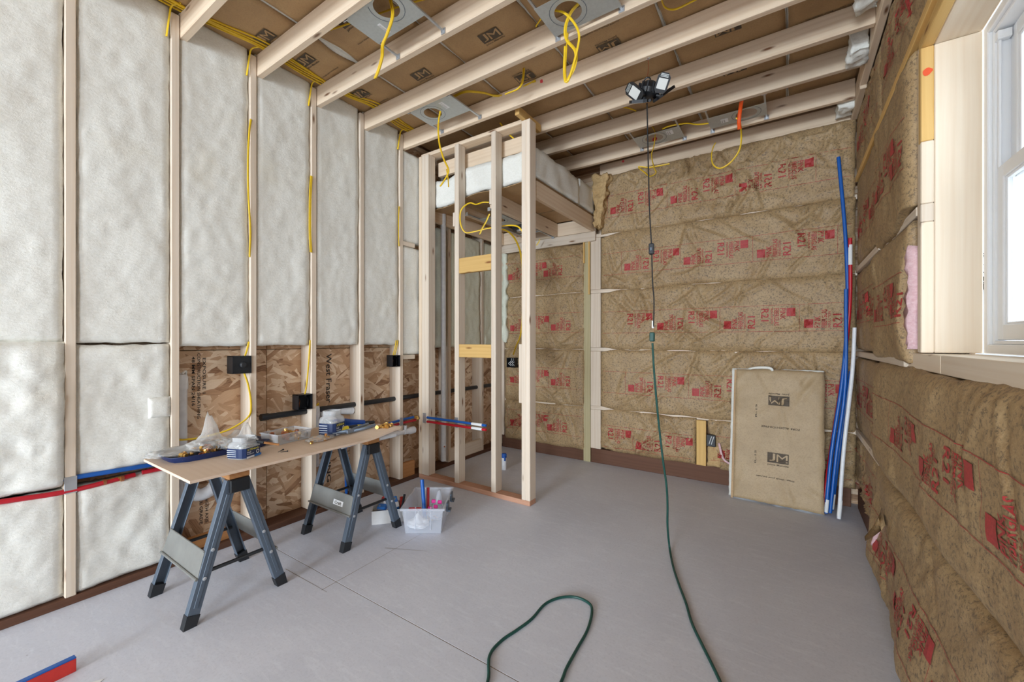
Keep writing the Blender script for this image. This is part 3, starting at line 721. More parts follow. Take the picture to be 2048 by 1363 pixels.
rbatt(3.04, 4.03, .13, .567, 'lowest kraft-faced batt of the right wall by the corner pipes', 59.0, [3.5], .36, .014, .02, lv=lambda t: .16*sstep(-3.25, -4.0, t)+.02*fb(t*5, 1, 2))
lean = lambda u, v: .055*sstep(.5, .05, v)*(.4+.6*sstep(-2.9, -1.9, u))
rbatt(1.25, 3.06, .012, .584, 'lowest kraft-faced batt bulging onto the floor below the window', 60.3, [2.86, 2.29, 1.75], .25, .045, .007, lean=lean, lv=wob(3, .02, 4))
rbatt(YR+.02, 1.24, .012, .584, 'lowest kraft-faced batt of the right wall nearest the viewer', 61.7, [.9, .3], .25, .045, .016, lean=lean, res=.03, parent=wr)
# torn paper flap hanging from the lowest right batt
m = MB(); P = []
for i in range(13):
    t = i/12; c = onX(1768-38*t+6*math.sin(t*3), 1025+50*t, XR-.055-.10*t*t); wv = .048*(1-t*.8)
    P.append((c+Vector((0, wv, .3*wv)), c-Vector((.0, wv, wv*.8))))
for a, b_ in P: m.v += [a, b_, a-UX*.002, b_-UX*.002]
for i in range(12):
    a = i*4; m.f += [[a, a+1, a+5, a+4], [a+2, a+6, a+7, a+3], [a, a+4, a+6, a+2], [a+1, a+3, a+7, a+5]]
flap = m.build('torn_paper_flap', M['kraft'], None, True); tag(flap, 'curled torn paper flap hanging off the low right batt, pink underneath', 'paper scrap')
m = MB(); m.tube([onX(1768, 1035, XR-.045), onX(1760, 1055, XR-.05), onX(1750, 1075, XR-.06), onX(1745, 1088, XR-.065)], lambda t: .012-.004*t, 8, 3)
m.build('pink_fibre', M['fluff_pink'], flap, True)

# ---- ceiling batts above the joists
seams = [XL-.10, -2.42, -1.825, -1.245, -.617, -.01, XR-.01]
cl = ['kraft-faced ceiling batt along the left wall, above the yellow cable bundle', 'second kraft-faced ceiling batt from the left wall', 'third kraft-faced ceiling batt from the left wall',
      'fourth kraft-faced ceiling batt from the left wall', 'fifth kraft-faced ceiling batt, above the work light', 'kraft-faced ceiling batt along the right wall']
logos = [[(-2.665, 1.254, 0), (-2.668, 1.508, 0), (-2.676, 1.937, 0)], [(-2.136, 2.039, 0), (-2.13, 1.45, 0), (-2.15, 2.72, math.pi)], [(-1.513, 2.013, 0), (-1.547, 2.468, math.pi), (-1.52, 1.32, 0), (-1.5, 3.15, math.pi)],
         [(-.942, 2.499, math.pi), (-.95, 1.55, 0), (-.93, 3.15, math.pi), (-.93, 3.93, math.pi)], [(-.305, 2.765, math.pi), (-.31, 3.20, math.pi), (-.31, 3.62, math.pi)], [(.2, 3.1, math.pi)]]
for i in range(6):
    u0, u1 = seams[i]+.009, seams[i+1]-.009; base = kraft_h(70+i*1.3, u0, u1, -YB, -YR, .016, .012, .05, 12, .008)
    root = thing('insulation_batt', ((u0+u1)/2, (YB+YR)/2, 3.14), cl[i], 'insulation', 'ceiling batts')
    gap = (lambda t: -.035*math.exp(-((t+1.60)/.13)**2)-.004) if i == 0 else wob(i+.2, .006, 5)
    p = Panel((0, 0, 3.142), UX, -UY, -UZ, u0, u1, -YB+.01, -YR-.01, base, (lambda t: .03*math.exp(-((t+1.60)/.12)**2)) if i == 1 else wob(i, .006, 5), gap)
    o = p.build('kraft_facing', M['kraft_jm'], root, .03, .012)
    MB().rbox(seams[i]+.001, seams[i+1]-.001, YR+.01, YB-.01, 3.152, 3.33, .008).build('fibre_core', M['fluff'], root)
    for x, y, a in logos[i]:
        jm_logo(p, o, x, -y, 1.15, a)
    sm = Print(p)
    for x, y, a in logos[i]:
        s_ = 1 if a == 0 else -1
        sm.text('Please check your insulation', x-.12*s_, -y-.17*s_, .24, .012, a)
    tag(sm.build('small_print', M['black_ink'], o), kind='stuff')
# batt ends puffing out above the right wall
for y, z, lb in ((2.76, 3.03, 'white batt end puffing down between the joists at the right wall'), (3.20, 2.99, 'larger white batt end drooping beside the rim board at the right wall'), (3.90, 2.99, 'white batt end in the far right ceiling corner')):
    o = fluff_box('insulation_puff', XR-.13, XR-.046, y-.07, y+.09, z-.03, z+.10, M['fluff'], None, .030, .014, y, None, 6.)
    tag(o, lb, 'insulation')

# ---- the loose batt leaning against the back wall
A, B, T = Vector((-.387, 3.772, 0.0)), Vector((.212, 3.735, 0.0)), None
upv = (Vector((-.385, 3.945, 1.035))-A).normalized(); uu = (B-A).normalized(); nn = uu.cross(upv).normalized(); upv = nn.cross(uu)
W, H = .60, 1.045
hb = kraft_h(81.0, 0, W, 0, H, .012, .010, .03, 12, .010)
root = thing('insulation_batt', (A+B)/2, 'loose kraft-faced batt leaning upright against the back wall', 'insulation')
p = Panel(A-nn*0+nn*0.02, uu, upv, nn, 0.012, W, .012, H, hb, wob(1, .004), wob(2, .006), wob(3, .006), wob(4, .01))
o = p.build('kraft_facing', M['kraft_lean'], root, .02, .012)
for v, a in ((.80, math.pi), (.36, 0.)): jm_logo(p, o, .315, v, 1.12, a, M['kraft_lean'])
pr = Print(p); pr.text('Please check your insulation', .42, .215, .26, .014, math.pi); pr.text('FORMALDEHYDE-FREE', .45, .60, .25, .015, math.pi); pr.text('R-15', .17, .66, .10, .012, math.pi/2); pr.text('R-15', .17, .30, .10, .012, math.pi/2)
tag(pr.build('small_print', M['black_ink'], o), kind='stuff')
Mx = Matrix((uu, nn, upv)).transposed(); vs = []
t_ = fluff_box('fibre_core', -.020, W-.004, -.065, .007, 0.012, H+.004, M['fluff'], None, .008, .03, 3.)
for v in t_.data.vertices: v.co = Mx @ (v.co+t_.location)
t_.location = A-OFF[root]; t_.parent = root
m = MB(); m.tube([A+uu*.10+upv*H, A+uu*.17+upv*(H+.014)+nn*.01, A+uu*.25+upv*(H+.012)+nn*.02, A+uu*.27+upv*(H-.01)+nn*.02], .012, 6, 4, .006); m.build('torn_edge', M['fluff'], root, True)
m = MB(); m.rbox(-.002, .014, 0, .004, 0, H-.01, .001, Matrix.Translation(A+nn*.021) @ Mx.to_4x4()); m.build('stapling_flange', M['kraft_jm'], root)

# ================================================================== pipes, cables, boxes, lamps
def pipe(name, pts, r, mat, label, cat, group=None, sm=1, n=10):
    o = MB().tube(pts, r, n, sm).build(name, mat); smooth_by_angle(o); return tag(o, label, cat, group)
def cable(pts, label, r=.0062, sm=6, two=None, group='yellow electrical cables', ends=True):
    root = thing('electrical_cable', pts[0], label, 'cable', group)
    o = MB().tube(pts, r, 6, sm, r*.62).build('cable_jacket', M['romex'], root); smooth_by_angle(o, 60)
    if two: o = MB().tube([Vector(p)+Vector(two) for p in pts], r, 6, sm, r*.62).build('cable_jacket', M['romex'], root); smooth_by_angle(o, 60)
    return root
# ---- pipes along the left wall
G = 'water pipes in the left wall'
pipe('water_pipe', [(XL-.012, -.5, .600), (XL-.012, .16, .566), (XL-.008, .44, .545), (XL-.012, .62, .553), (XL-.02, .70, .556)], .012, M['red'], 'red water pipe in the gap between the near white batts', 'pipe', G, 4)
pipe('water_pipe', [(XL-.02, .73, .560), (XL-.02, .90, .56), (XL-.05, 1.1, .55)], .012, M['red'], 'short red water pipe running behind the plywood table end', 'pipe', G, 3)
pipe('water_pipe', [(XL-.018, .30, .612), (XL-.012, .49, .604), (XL-.010, .76, .594), (XL-.03, 1.1, .58)], .012, M['blue'], 'blue water pipe in the gap between the near white batts', 'pipe', G, 4)
f = thing('pipe_fitting', (XL-.012, .60, .55), 'brass coupling on the red pipe between the lower white batts', 'pipe fitting')
MB().tube([(XL-.012, .575, .5515), (XL-.014, .655, .5545)], .0125, 10, 1).build('coupling_body', M['brass'], f)
for y in (.582, .648): MB().tube([(XL-.0125, y-.006, .552), (XL-.0125, y+.006, .5525)], .0155, 10, 1).build('crimp_ring', M['copper'], f)
pipe('vent_pipe', [(-2.93, 1.355, .752), (-2.93, 4.0, .742)], .0205, M['abs'], 'long black plastic pipe running through the left wall studs', 'pipe', None)
MB().tube([(-2.93, 1.352, .752), (-2.93, 1.40, .752)], .0235, 12, 1).build('pipe_coupling', M['abs'], bpy.data.objects['vent_pipe'])
pipe('water_pipe', [(-2.868, 2.20, .535), (-2.868, 2.36, .552), (-2.868, 2.55, .563), (-2.862, 2.67, .566)], .011, M['blue'], 'blue water pipe just behind the far end of the plywood table', 'pipe', G, 4)
pipe('water_pipe', [(-2.872, 2.20, .512), (-2.872, 2.40, .525), (-2.868, 2.55, .532), (-2.868, 2.67, .533)], .011, M['red'], 'red water pipe just behind the far end of the plywood table', 'pipe', G, 4)
el = thing('pipe_fitting', (-2.84, 2.664, .55), 'brass elbow where the blue pipe meets the enclosure corner', 'pipe fitting')
MB().tube([(-2.852, 2.64, .566), (-2.845, 2.664, .566), (-2.838, 2.672, .545)], .014, 8, 3).build('elbow_body', M['brass'], el)
G = 'pipes through the enclosure studs'
def pex_run(z0, z1, y, mat, nm):
    o = pipe('water_pipe', [(-2.72, y, z0), (-2.05, y, z1)], .011, mat, nm, 'pipe', G)
    MB().tube([(-2.20, y, z0+(z1-z0)*.776), (-2.09, y, z0+(z1-z0)*.94)], .0113, 10, 1).build('printed_sleeve', M['paper'], o)
pex_run(.572, .575, YP0-.016, M['blue'], 'blue water pipe across the front of the enclosure studs')
pex_run(.535, .540, YP0-.016, M['red'], 'red water pipe across the front of the enclosure studs')
# white drain pipes
d = thing('drain_pipe', (-2.88, 3.01, .06), 'tall white drain pipe standing in the enclosure corner', 'pipe')
o = MB().tube([(-2.815, 2.985, .46), (-2.815, 2.985, 2.95)], .025, 14, 1).build('upper_pipe', M['pvc'], d); smooth_by_angle(o)
o = MB().lathe([(.031, 0), (.031, .05), (.027, .055)], (-2.815, 2.985, .43), 14).build('coupling', M['pvc'], d); smooth_by_angle(o)
o = MB().tube([(-2.815, 2.985, .09), (-2.815, 2.985, .45)], .027, 14, 1).build('lower_pipe', M['pvc'], d); smooth_by_angle(o)
MB().tube([(-2.79, 2.972, .235), (-2.785, 2.968, .235)], .007, 8, 1).build('bolt', M['copper'], d)
MB().tube([(-2.84, 2.985, .50), (-2.84, 2.90, .52)], .024, 12, 1).build('side_branch', M['pvc'], d)
d = thing('drain_pipe', (-2.86, 2.6, .42), 'white horizontal drain pipe with flared coupling beside the plywood table end', 'pipe')
o = MB().tube([(-2.868, 2.32, .452), (-2.868, 2.62, .448)], .022, 14, 1).build('drain_tube', M['pvc'], d); smooth_by_angle(o)
o = MB().lathe([(.026, 0), (.027, .05), (.033, .06), (.033, .12)], (-2.868, 2.53, .449), 14, Matrix.Rotation(-math.pi/2, 3, 'X')).build('flared_coupling', M['pvc'], d); smooth_by_angle(o)
o = MB().tube([(-2.868, 2.545, .46), (-2.868, 2.545, .505)], .018, 12, 1).build('upright_stub', M['pvc'], d)
for y, zt, lb in ((.918, 1.07, 'white upright drain pipe partly behind the second stud'), (1.735, .78, 'white upright drain pipe with yellow tape beside the third stud')):
    d = thing('drain_pipe', (-2.935, y, .30), lb, 'pipe')
    o = MB().lathe([(.030, .33), (.030, zt-.09), (.034, zt-.085), (.034, zt-.02), (.028, zt)], (-2.935, y, 0), 14).build('pipe_body', M['pvc'], d); smooth_by_angle(o)
    MB().tube([(-2.935+.02*math.cos(a), y+.03*math.sin(a)*.8, zt+.004+.014*math.sin(a*2)) for a in [q*.5 for q in range(9)]], .006, 6, 3).build('tape_loop', M['romex'] if y > 1 else M['paper'], d)
t = thing('drain_trap', (-2.93, 1.05, .2), 'curved white drain trap under the near table end', 'pipe')
o = MB().tube([(-2.93, .94, .50), (-2.93, .95, .40), (-2.93, 1.0, .345), (-2.93, 1.07, .36), (-2.93, 1.11, .44), (-2.93, 1.12, .56)], .036, 12, 5).build('trap_bend', M['pvc'], t); smooth_by_angle(o)
t = thing('drain_pipe', (-2.95, 1.95, .6), 'white bagged drain fitting behind the far jar', 'pipe')
o = MB().tube([(-2.95, 1.78, .70), (-2.95, 1.90, .72), (-2.95, 2.06, .70)], .032, 12, 4).build('pipe_body', M['pvc'], t); smooth_by_angle(o)
o = MB().tube([(-2.93, 1.80, .61), (-2.93, 1.92, .62), (-2.93, 2.06, .60)], .026, 12, 4).build('pipe_branch', M['pvc'], t); smooth_by_angle(o)
pipe('water_pipe', [(-2.868, 2.20, .530), (-2.86, 2.08, .525), (-2.82, 1.99, .51), onX(691, 895, -2.80), onX(692, 942, -2.80), onX(693, 985, -2.82)], .011, M['blue'], 'blue pipe hanging down below the far table end', 'pipe', None, 4)
pv = thing('pvc_scrap', (-2.20, 1.45, .62), 'white pipe offcut lying under the far table edge', 'pipe')
MB().tube([onX(683, 894, -2.30), onX(711, 886, -2.30)], .010, 10, 1).build('pipe_body', M['pvc'], pv)
pv = thing('pvc_scrap', (-2.20, 1.75, .62), 'white pipe offcut poking out past the far sawhorse beam', 'pipe')
MB().tube([onX(756, 876, -2.24), onX(790, 868, -2.24)], .016, 12, 1).build('pipe_body', M['pvc'], pv)
# stub in the floor
s = thing('floor_stub', (-2.33, 3.33, 0), 'white pipe stub rising from the slab, capped with blue tape', 'pipe')
o = MB().lathe([(.024, 0), (.024, .14), (.021, .14), (.021, .10)], (-2.33, 3.33, 0), 16).build('pipe_body', M['pvc'], s); smooth_by_angle(o)
o = MB().lathe([(.0255, .118), (.0255, .15), (.02, .158)], (-2.33, 3.33, 0), 16).build('tape_cap', M['tape'], s)
MB().rbox(-2.315, -2.302, 3.305, 3.32, .09, .135, .002).build('tape_tail', M['tape'], s)

# ---- yellow cables over the left wall
zt = 3.105
bund = [(-2.80, .30), (-2.805, .86), (-2.79, 1.05), (-2.77, 1.27), (-2.775, 1.5), (-2.765, 1.70), (-2.77, 1.92), (-2.74, 2.10), (-2.76, 2.42), (-2.74, 2.62)]
dsc = ['nearest the wall', 'second from the wall', 'in the middle', 'fourth from the wall', 'farthest from the wall']
for i in range(5):
    pts = [(x+.027*(i-1.5)*(.62+.5*math.sin(j*1.7+i*.6)), y, 3.120+.004*math.sin(j*2.1+i)) for j, (x, y) in enumerate(bund)]
    cable(pts, 'yellow cable of the bundle over the left studs, '+dsc[i])
def sag_drop(k, y, z1, lb, x=XL+.004, cur=.03):
    f = .481+.4064*k-.038
    cable([(-2.78, f+.02, 3.125), (-2.83, f-.005, 3.115), (XL+.012, f-.012, 3.06), (XL-.004, f-.02, 2.95)], lb)
sag_drop(1, 0, 0, 'short yellow cable curling over the second stud top'); sag_drop(2, 0, 0, 'short yellow cable curling over the third stud top')
sag_drop(3, 0, 0, 'short yellow cable curling over the fourth stud top'); sag_drop(5, 0, 0, 'short yellow cable curling over the stud next to the enclosure')
cable([(XL+.002, 1.258, 2.68), (XL+.012, 1.244, 2.58), (XL+.013, 1.237, 2.4), (XL+.012, 1.240, 2.18), (XL+.006, 1.253, 1.98), (XL-.004, 1.254, 1.8)], 'long yellow cable bowed beside the third stud')
cable([(XL-.01, 1.252, 1.26), (XL-.02, 1.243, 1.2), (XL-.03, 1.235, 1.16)], 'short yellow cable entering the first black box from above')
cable([(XL-.0, 1.22, 1.062), (XL+.006, 1.242, .98), (XL+.01, 1.256, .86), (XL-.004, 1.245, .78), (XL-.03, 1.15, .715), (XL-.05, 1.02, .69), (XL-.05, .93, .692), (XL-.04, .895, .70)], 'yellow cable looping from the first black box toward the second stud')
cable([(XL+.006, 1.662, 2.45), (XL+.010, 1.652, 2.3), (XL+.010, 1.650, 2.05), (XL+.006, 1.660, 1.9)], 'short yellow cable bulging beside the fourth stud', two=(0, -.008, 0))
cable([(XL-.01, 1.658, 1.27), (XL-.012, 1.648, 1.1), (XL-.02, 1.638, .95), (XL-.02, 1.625, .885)], 'yellow cable dropping into the second black box')
cable([(XL-.01, 2.462, 1.27), (XL-.015, 2.452, 1.2), (XL-.02, 2.435, 1.14)], 'paired yellow cables dropping into the third black box', two=(0, -.018, 0))
cable([(XL+.002, 2.466, 2.45), (XL+.008, 2.456, 2.35), (XL+.008, 2.455, 2.2), (XL, 2.466, 2.1)], 'short yellow cable bulging beside the stud next to the enclosure')

# ---- black device boxes
def dbox(y0, y1, z0, z1, label, knob=False, x=XL):
    r = thing('device_box', (x-.03, (y0+y1)/2, z0), label, 'outlet box', 'black device boxes')
    m = MB(); T = .004; X0, X1 = x-.066, x+.012
    m.box(X0, X0+T, y0, y1, z0, z1); m.box(X0, X1, y0, y0+T, z0, z1); m.box(X0, X1, y1-T, y1, z0, z1); m.box(X0, X1, y0, y1, z0, z0+T); m.box(X0, X1, y0, y1, z1-T, z1)
    m.build('box_shell', M['blackpl'], r)
    if knob:
        MB().box(x+.002, x+.006, y0+.003, y1-.003, z0+.003, z1-.003).build('cover', M['blackpl'], r)
        o = MB().lathe([(.020, 0), (.020, .012), (.014, .018)], (x+.006, (y0+y1)/2+.006, (z0+z1)/2), 14, Matrix.Rotation(math.pi/2, 3, 'Y')).build('knob', M['blackrub'], r)
    else:
        for yy in (y0+.020, y1-.022): MB().tube([(x-.05, yy, z1-.02), (x-.02, yy+.006, (z0+z1)/2+.015), (x-.006, yy-.004, (z0+z1)/2-.01), (x-.02, yy+.004, z0+.02)], .003, 6, 4).build('wire', M['copper'] if yy < (y0+y1)/2 else M['blackrub'], r)
    for z in (z0+.008, z1-.012): MB().box(x+.010, x+.0135, (y0+y1)/2-.006, (y0+y1)/2+.006, z, z+.006).build('screw_tab', M['blackpl'], r)
dbox(1.150, 1.258, 1.060, 1.170, 'square black box with a round knob on the third stud', True)
dbox(1.560, 1.664, .778, .885, 'black device box low on the fourth stud beside the black pipe')
dbox(2.385, 2.470, 1.040, 1.140, 'small black device box on the stud left of the enclosure')
b2 = thing('device_box', (-2.75, YB-.09, 1.02), 'black double box with coiled wires on the enclosure back wall', 'outlet box', 'black device boxes')
c = onY(1024, 724, YB-.10); m = MB()
for a in ((c.x-.055, c.x-.051, 0), (c.x+.051, c.x+.055, 0)): m.box(a[0], a[1], c.y-.03, c.y+.05, c.z-.055, c.z+.055)
m.box(c.x-.055, c.x+.055, c.y+.046, c.y+.05, c.z-.055, c.z+.055); m.box(c.x-.055, c.x+.055, c.y-.03, c.y+.05, c.z-.055, c.z-.051); m.box(c.x-.055, c.x+.055, c.y-.03, c.y+.05, c.z+.051, c.z+.055)
m.build('box_shell', M['blackpl'], b2)
for q in (-.025, .0, .028): MB().tube([c+Vector((q, .03, .045)), c+Vector((q+.012, 0, .015)), c+Vector((q-.008, -.02, -.01)), c+Vector((q+.006, 0, -.035))], .0035, 6, 4).build('wire', M['paper'], b2)
c = onY(1424, 880, YB-.05)
b3 = thing('device_box', (c.x, c.y, c.z-.05), 'black device box right of the short yellow block on the back wall', 'outlet box', 'black device boxes')
MB().rbox(c.x-.042, c.x+.030, c.y-.02, c.y+.03, c.z-.05, c.z+.052, .003).build('box_shell', M['blackpl'], b3)
for q in (-.012, .006): MB().tube([c+Vector((q+.012, -.022, .04)), c+Vector((q, -.026, .0)), c+Vector((q-.008, -.022, -.03))], .003, 6, 3).build('wire', M['paper'], b3)
pk = MB().tube([onY(1438, 885, YB-.045), onY(1446, 915, YB-.05), onY(1462, 928, YB-.055)], .010, 7, 4).build('pink_fibre_tuft', M['fluff_pink'], None, True)
tag(pk, 'thin pink fibre tuft hanging by the low black outlet box', 'insulation')

# ---- recessed light mounting plates between the joists
def can_plate(x0, x1, y0, y1, hx, hy, r, ya, yb, label, st, z=JB+.012):
    root = thing('light_mounting_plate', ((x0+x1)/2, (y0+y1)/2, z), label, 'light bracket', 'recessed light plates in the ceiling')
    n = 32; ring = []; vs = []; fs = []
    for zz in (z, z+.0015):
        for i in range(n):
            a = 2*math.pi*i/n; ca, sa = math.cos(a), math.sin(a); vs.append(Vector((hx+ca*r, hy+sa*r, zz)))
        for i in range(n):
            a = 2*math.pi*i/n; ca, sa = math.cos(a), math.sin(a)
            k = min(((x1-hx) if ca > 0 else (x0-hx))/ca if abs(ca) > 1e-6 else 9, ((y1-hy) if sa > 0 else (y0-hy))/sa if abs(sa) > 1e-6 else 9)
            vs.append(Vector((hx+ca*k, hy+sa*k, zz)))
    # corners are snapped so that the sheet stays rectangular
    for base in (n, 3*n):
        for cx, cy in ((x0, y0), (x0, y1), (x1, y0), (x1, y1)):
            b = min(range(base, base+n), key=lambda i: (vs[i].x-cx)**2+(vs[i].y-cy)**2); vs[b].x = cx; vs[b].y = cy
    for i in range(n):
        j = (i+1)%n; fs += [[i, n+i, n+j, j][::-1], [2*n+i, 3*n+i, 3*n+j, 2*n+j], [i, j, 2*n+j, 2*n+i], [n+i, 3*n+i, 3*n+j, n+j]]
    fix_normals(mk('plate', vs, fs, M['steel'], root))
    m = MB(); k = 28
    for ra, rb in ((r+.024, r+.027),):
        for i in range(k):
            a, b = 2*math.pi*i/k, 2*math.pi*(i+1)/k
            P = [(hx+math.cos(q)*w_, hy+math.sin(q)*w_) for q, w_ in ((a, ra), (b, ra), (b, rb), (a, rb))]
            if all(x0 < p[0] < x1 and y0 < p[1] < y1 for p in P): m.add([(p[0], p[1], z-.0008) for p in P], [(0,1,2,3)])
    if m.v: m.build('knockout_ring', M['greysteel'], root, fix=False)
    for x in (x0+.006, x1-.006):
        bar = MB().rbox(x-.006, x+.006, ya+.004, yb-.003, z+.002, z+.012, .001).build('hanger_bar', M['zinc'], root)
        for y, s_ in ((ya+.002, 1), (yb-.004, -1)):
            MB().rbox(x-.016, x+.016, y-.0015, y+.0015, z-.012, z+.02, .0006).rbox(x-.012, x-.005, y-.004, y+.004, z-.008, z-.001, .001).rbox(x+.004, x+.011, y-.004, y+.004, z+.004, z+.012, .001).build('nailing_foot', M['zinc'], bar)
    sx, sy, sw, sh = st
    s = MB().box(sx-sw/2, sx+sw/2, sy-sh/2, sy+sh/2, z-.0009, z-.0003).build('sticker', M['paper'], root)
    PS = Panel((0, 0, z-.0009), UX, -UY, -UZ, -9, 9, -9, 9, lambda u, v: 0.); pr = Print(PS, .0005); L = max(sw, sh)*.8
    ang = 0 if sw > sh else math.pi/2
    for q in (-.25, .05):
        if ang == 0: pr.text('RECESSED LIGHT 120V', sx-L/2, -sy+q*sh, L, sh*.14)
        else: pr.text('RECESSED LIGHT 120V', sx+q*sw, -sy-L/2, L, sw*.14, ang)
    pr.build('sticker_print', M['black_ink'], s)
can_plate(-1.985, -1.60, 1.342, 1.560, -1.735, 1.415, .068, 1.340, 1.704, 'galvanised light plate with a twisted yellow pair hanging through, top left of the ceiling', (-1.86, 1.50, .022, .075))
can_plate(-1.105, -.72, 1.850, 2.085, -.965, 1.965, .072, 1.748, 2.112, 'galvanised light plate with a long yellow loop hanging through, top centre', (-.85, 1.885, .06, .03))
can_plate(-2.388, -1.98, 2.155, 2.395, -2.245, 2.265, .068, 2.153, 2.515, 'galvanised light plate nearest the enclosure, above its corner stud', (-2.10, 2.235, .035, .085))
can_plate(-1.11, -.735, 3.505, 3.715, -.955, 3.60, .072, 3.370, 3.758, 'galvanised light plate near the back wall behind the work light cord', (-.82, 3.57, .05, .07))
can_plate(-.53, -.138, 3.515, 3.70, -.27, 3.60, .072, 3.370, 3.758, 'galvanised light plate near the back wall with the orange ribbon', (-.42, 3.62, .05, .06))
zc = ZC+.012
can_plate(-2.405, -2.14, 3.02, 3.36, -2.27, 3.14, .07, 2.84, 4.0, 'galvanised light plate in the dropped enclosure ceiling', (-2.35, 3.30, .02, .05), ZC-.004)
# ceiling cables
def px(Y0, L, Y1=None):
    n = len(L); return [onY(u, v, Y0+((Y1 if Y1 is not None else Y0)-Y0)*i/(n-1)) for i, (u, v) in enumerate(L)]
cable(px(1.45, [(778, -6), (784, 30), (773, 68), (764, 90), (763, 112), (757, 136), (749, 157)], 1.46), 'twisted pair of yellow cables hanging from the top left light plate', two=(.012, .0, .0), sm=5)
cable([(-2.6, 1.36, 3.12), (-2.0, 1.50, 3.115), (-1.73, 1.56, 3.11), (-1.4, 1.66, 3.11), (-1.30, 1.70, 3.112)], 'yellow cable crossing above the top left light plate')
cable(px(2.0, [(1157, 5), (1140, 25), (1130, 52), (1132, 78), (1150, 102), (1148, 130), (1139, 150), (1131, 163), (1128, 140), (1130, 92)], 1.99), 'long yellow cable loop hanging below the top centre light plate', two=(.004, .006, 0))
cable(px(1.97, [(1109, 20), (1130, 26), (1150, 48), (1158, 70), (1155, 95), (1146, 130), (1134, 162), (1131, 120), (1136, 66)], 2.0), 'second yellow cable loop hanging below the top centre light plate')
cable(px(2.27, [(880, 222), (876, 250), (878, 285), (886, 315), (896, 338), (893, 352), (880, 372)]), 'yellow cable hanging from the light plate nearest the enclosure', two=(.006, .0, .0), sm=5)
cable(px(2.27, [(893, 338), (896, 355), (897, 373)]), 'short split end of the yellow cable in front of the enclosure batts')
cable([onZ(905, 192, 3.10), onZ(930, 182, 3.10), onZ(965, 184, 3.10), onZ(990, 190, 3.10), onZ(1020, 186, 3.10), onZ(1070, 160, 3.10)], 'yellow cable lying over the joists between the two left red paint marks', two=(0, .012, 0))
cable(px(2.40, [(1046, 112), (1046, 150), (1038, 175), (1010, 188)], 2.35), 'yellow cable dropping between joists near the second red paint mark', two=(.008, 0, 0))
cable([onZ(1072, 52, 3.10), onZ(1080, 40, 3.10), onZ(1090, 25, 3.10)], 'short yellow cable left of the top centre light plate')
cable([onZ(1322, -4, 3.05), onZ(1330, 14, 3.05), onZ(1350, 18, 3.05), onZ(1385, 2, 3.06), onZ(1410, -12, 3.08)], 'yellow cable dipping at the top edge of the ceiling')
cable(px(3.62, [(1302, 248), (1310, 265), (1308, 290), (1303, 310), (1308, 335), (1312, 345), (1300, 352), (1290, 345), (1277, 333), (1300, 334), (1339, 327)], 3.72), 'yellow cable coil hanging from the light plate behind the cord', two=(.0, .006, .004))
cable([onZ(1325, 257, 3.0), onZ(1340, 251, 3.0), onZ(1372, 246, 3.0), onZ(1395, 248, 3.0), onZ(1417, 246, 3.0)], 'yellow cable strung between the two far light plates')
cable(px(3.62, [(1472, 235), (1478, 240), (1482, 255), (1482, 285), (1476, 305), (1460, 325), (1440, 336), (1426, 328), (1423, 310), (1426, 295), (1431, 285)], 3.70), 'yellow cable hook hanging behind the orange ribbon')
cable([onZ(1238, 213, 3.08), onZ(1255, 215, 3.08), onZ(1272, 221, 3.08)], 'short yellow cable left of the work light')
cable([onY(1000, 245, 2.80), onY(1015, 265, 2.83), onY(1042, 288, 2.85), onY(1075, 310, 2.9)], 'yellow cable sloping down behind the enclosure end post')
cable([onY(885, 330, 3.3), onY(950, 310, 3.3), onY(975, 306, 3.3)], 'yellow cable lying above the enclosure batts')
# cables in the enclosure
Y1 = 2.84
cable([onY(*q) for q in ((978, 404, 2.86), (965, 404, 2.84), (952, 408, 2.80), (940, 405, 2.76), (926, 414, 2.71), (920.5, 427, 2.70), (921.5, 448, 2.70), (931, 464, 2.72), (950, 462, 2.76), (975, 456, 2.80), (994, 454, 2.84))], 'yellow cable ring hanging in the enclosure left of the third stud')
cable(px(Y1+.05, [(978, 428), (972, 442), (964, 456), (959, 468)]), 'short yellow cable tail under the enclosure light plate', two=(.008, 0, .004))
cable(px(Y1, [(992, 454), (1015, 450), (1035, 452), (1046, 464)]), 'yellow cable arching across the enclosure to the end post')
cable(px(Y1, [(994, 456), (1015, 462), (1032, 482), (1042, 515), (1044, 560), (1044, 630), (1040, 670), (1032, 690), (1026, 708)], 3.7), 'long yellow cable falling down behind the enclosure end post', two=(.006, .004, 0))
cable(px(3.9, [(1080, 478), (1077, 484), (1073, 490)]), 'tiny yellow cable end at the enclosure ceiling edge')
fan = thing('exhaust_fan', (-2.2, 3.6, ZC), 'black exhaust fan housing in the dropped enclosure ceiling', 'fan')
MB().rbox(-2.40, -2.135, 3.42, 3.70, ZC+.03, ZC+.16, .01).build('housing', M['blackpl'], fan)
o = MB().lathe([(.085, 0), (.10, .02), (.10, .04), (.03, .045)], (-2.27, 3.56, ZC-.006), 20).build('blower_ring', M['blackrub'], fan); smooth_by_angle(o)
o = MB().lathe([(.05, -.012), (.055, .004), (.03, .02)], (-2.27, 3.56, ZC-.008), 16).build('motor_cap', M['zinc'], fan); smooth_by_angle(o)
MB().rbox(-2.41, -2.13, 3.72, 3.735, ZC+.0, ZC+.012, .002).build('hanger_bar', M['zinc'], fan)

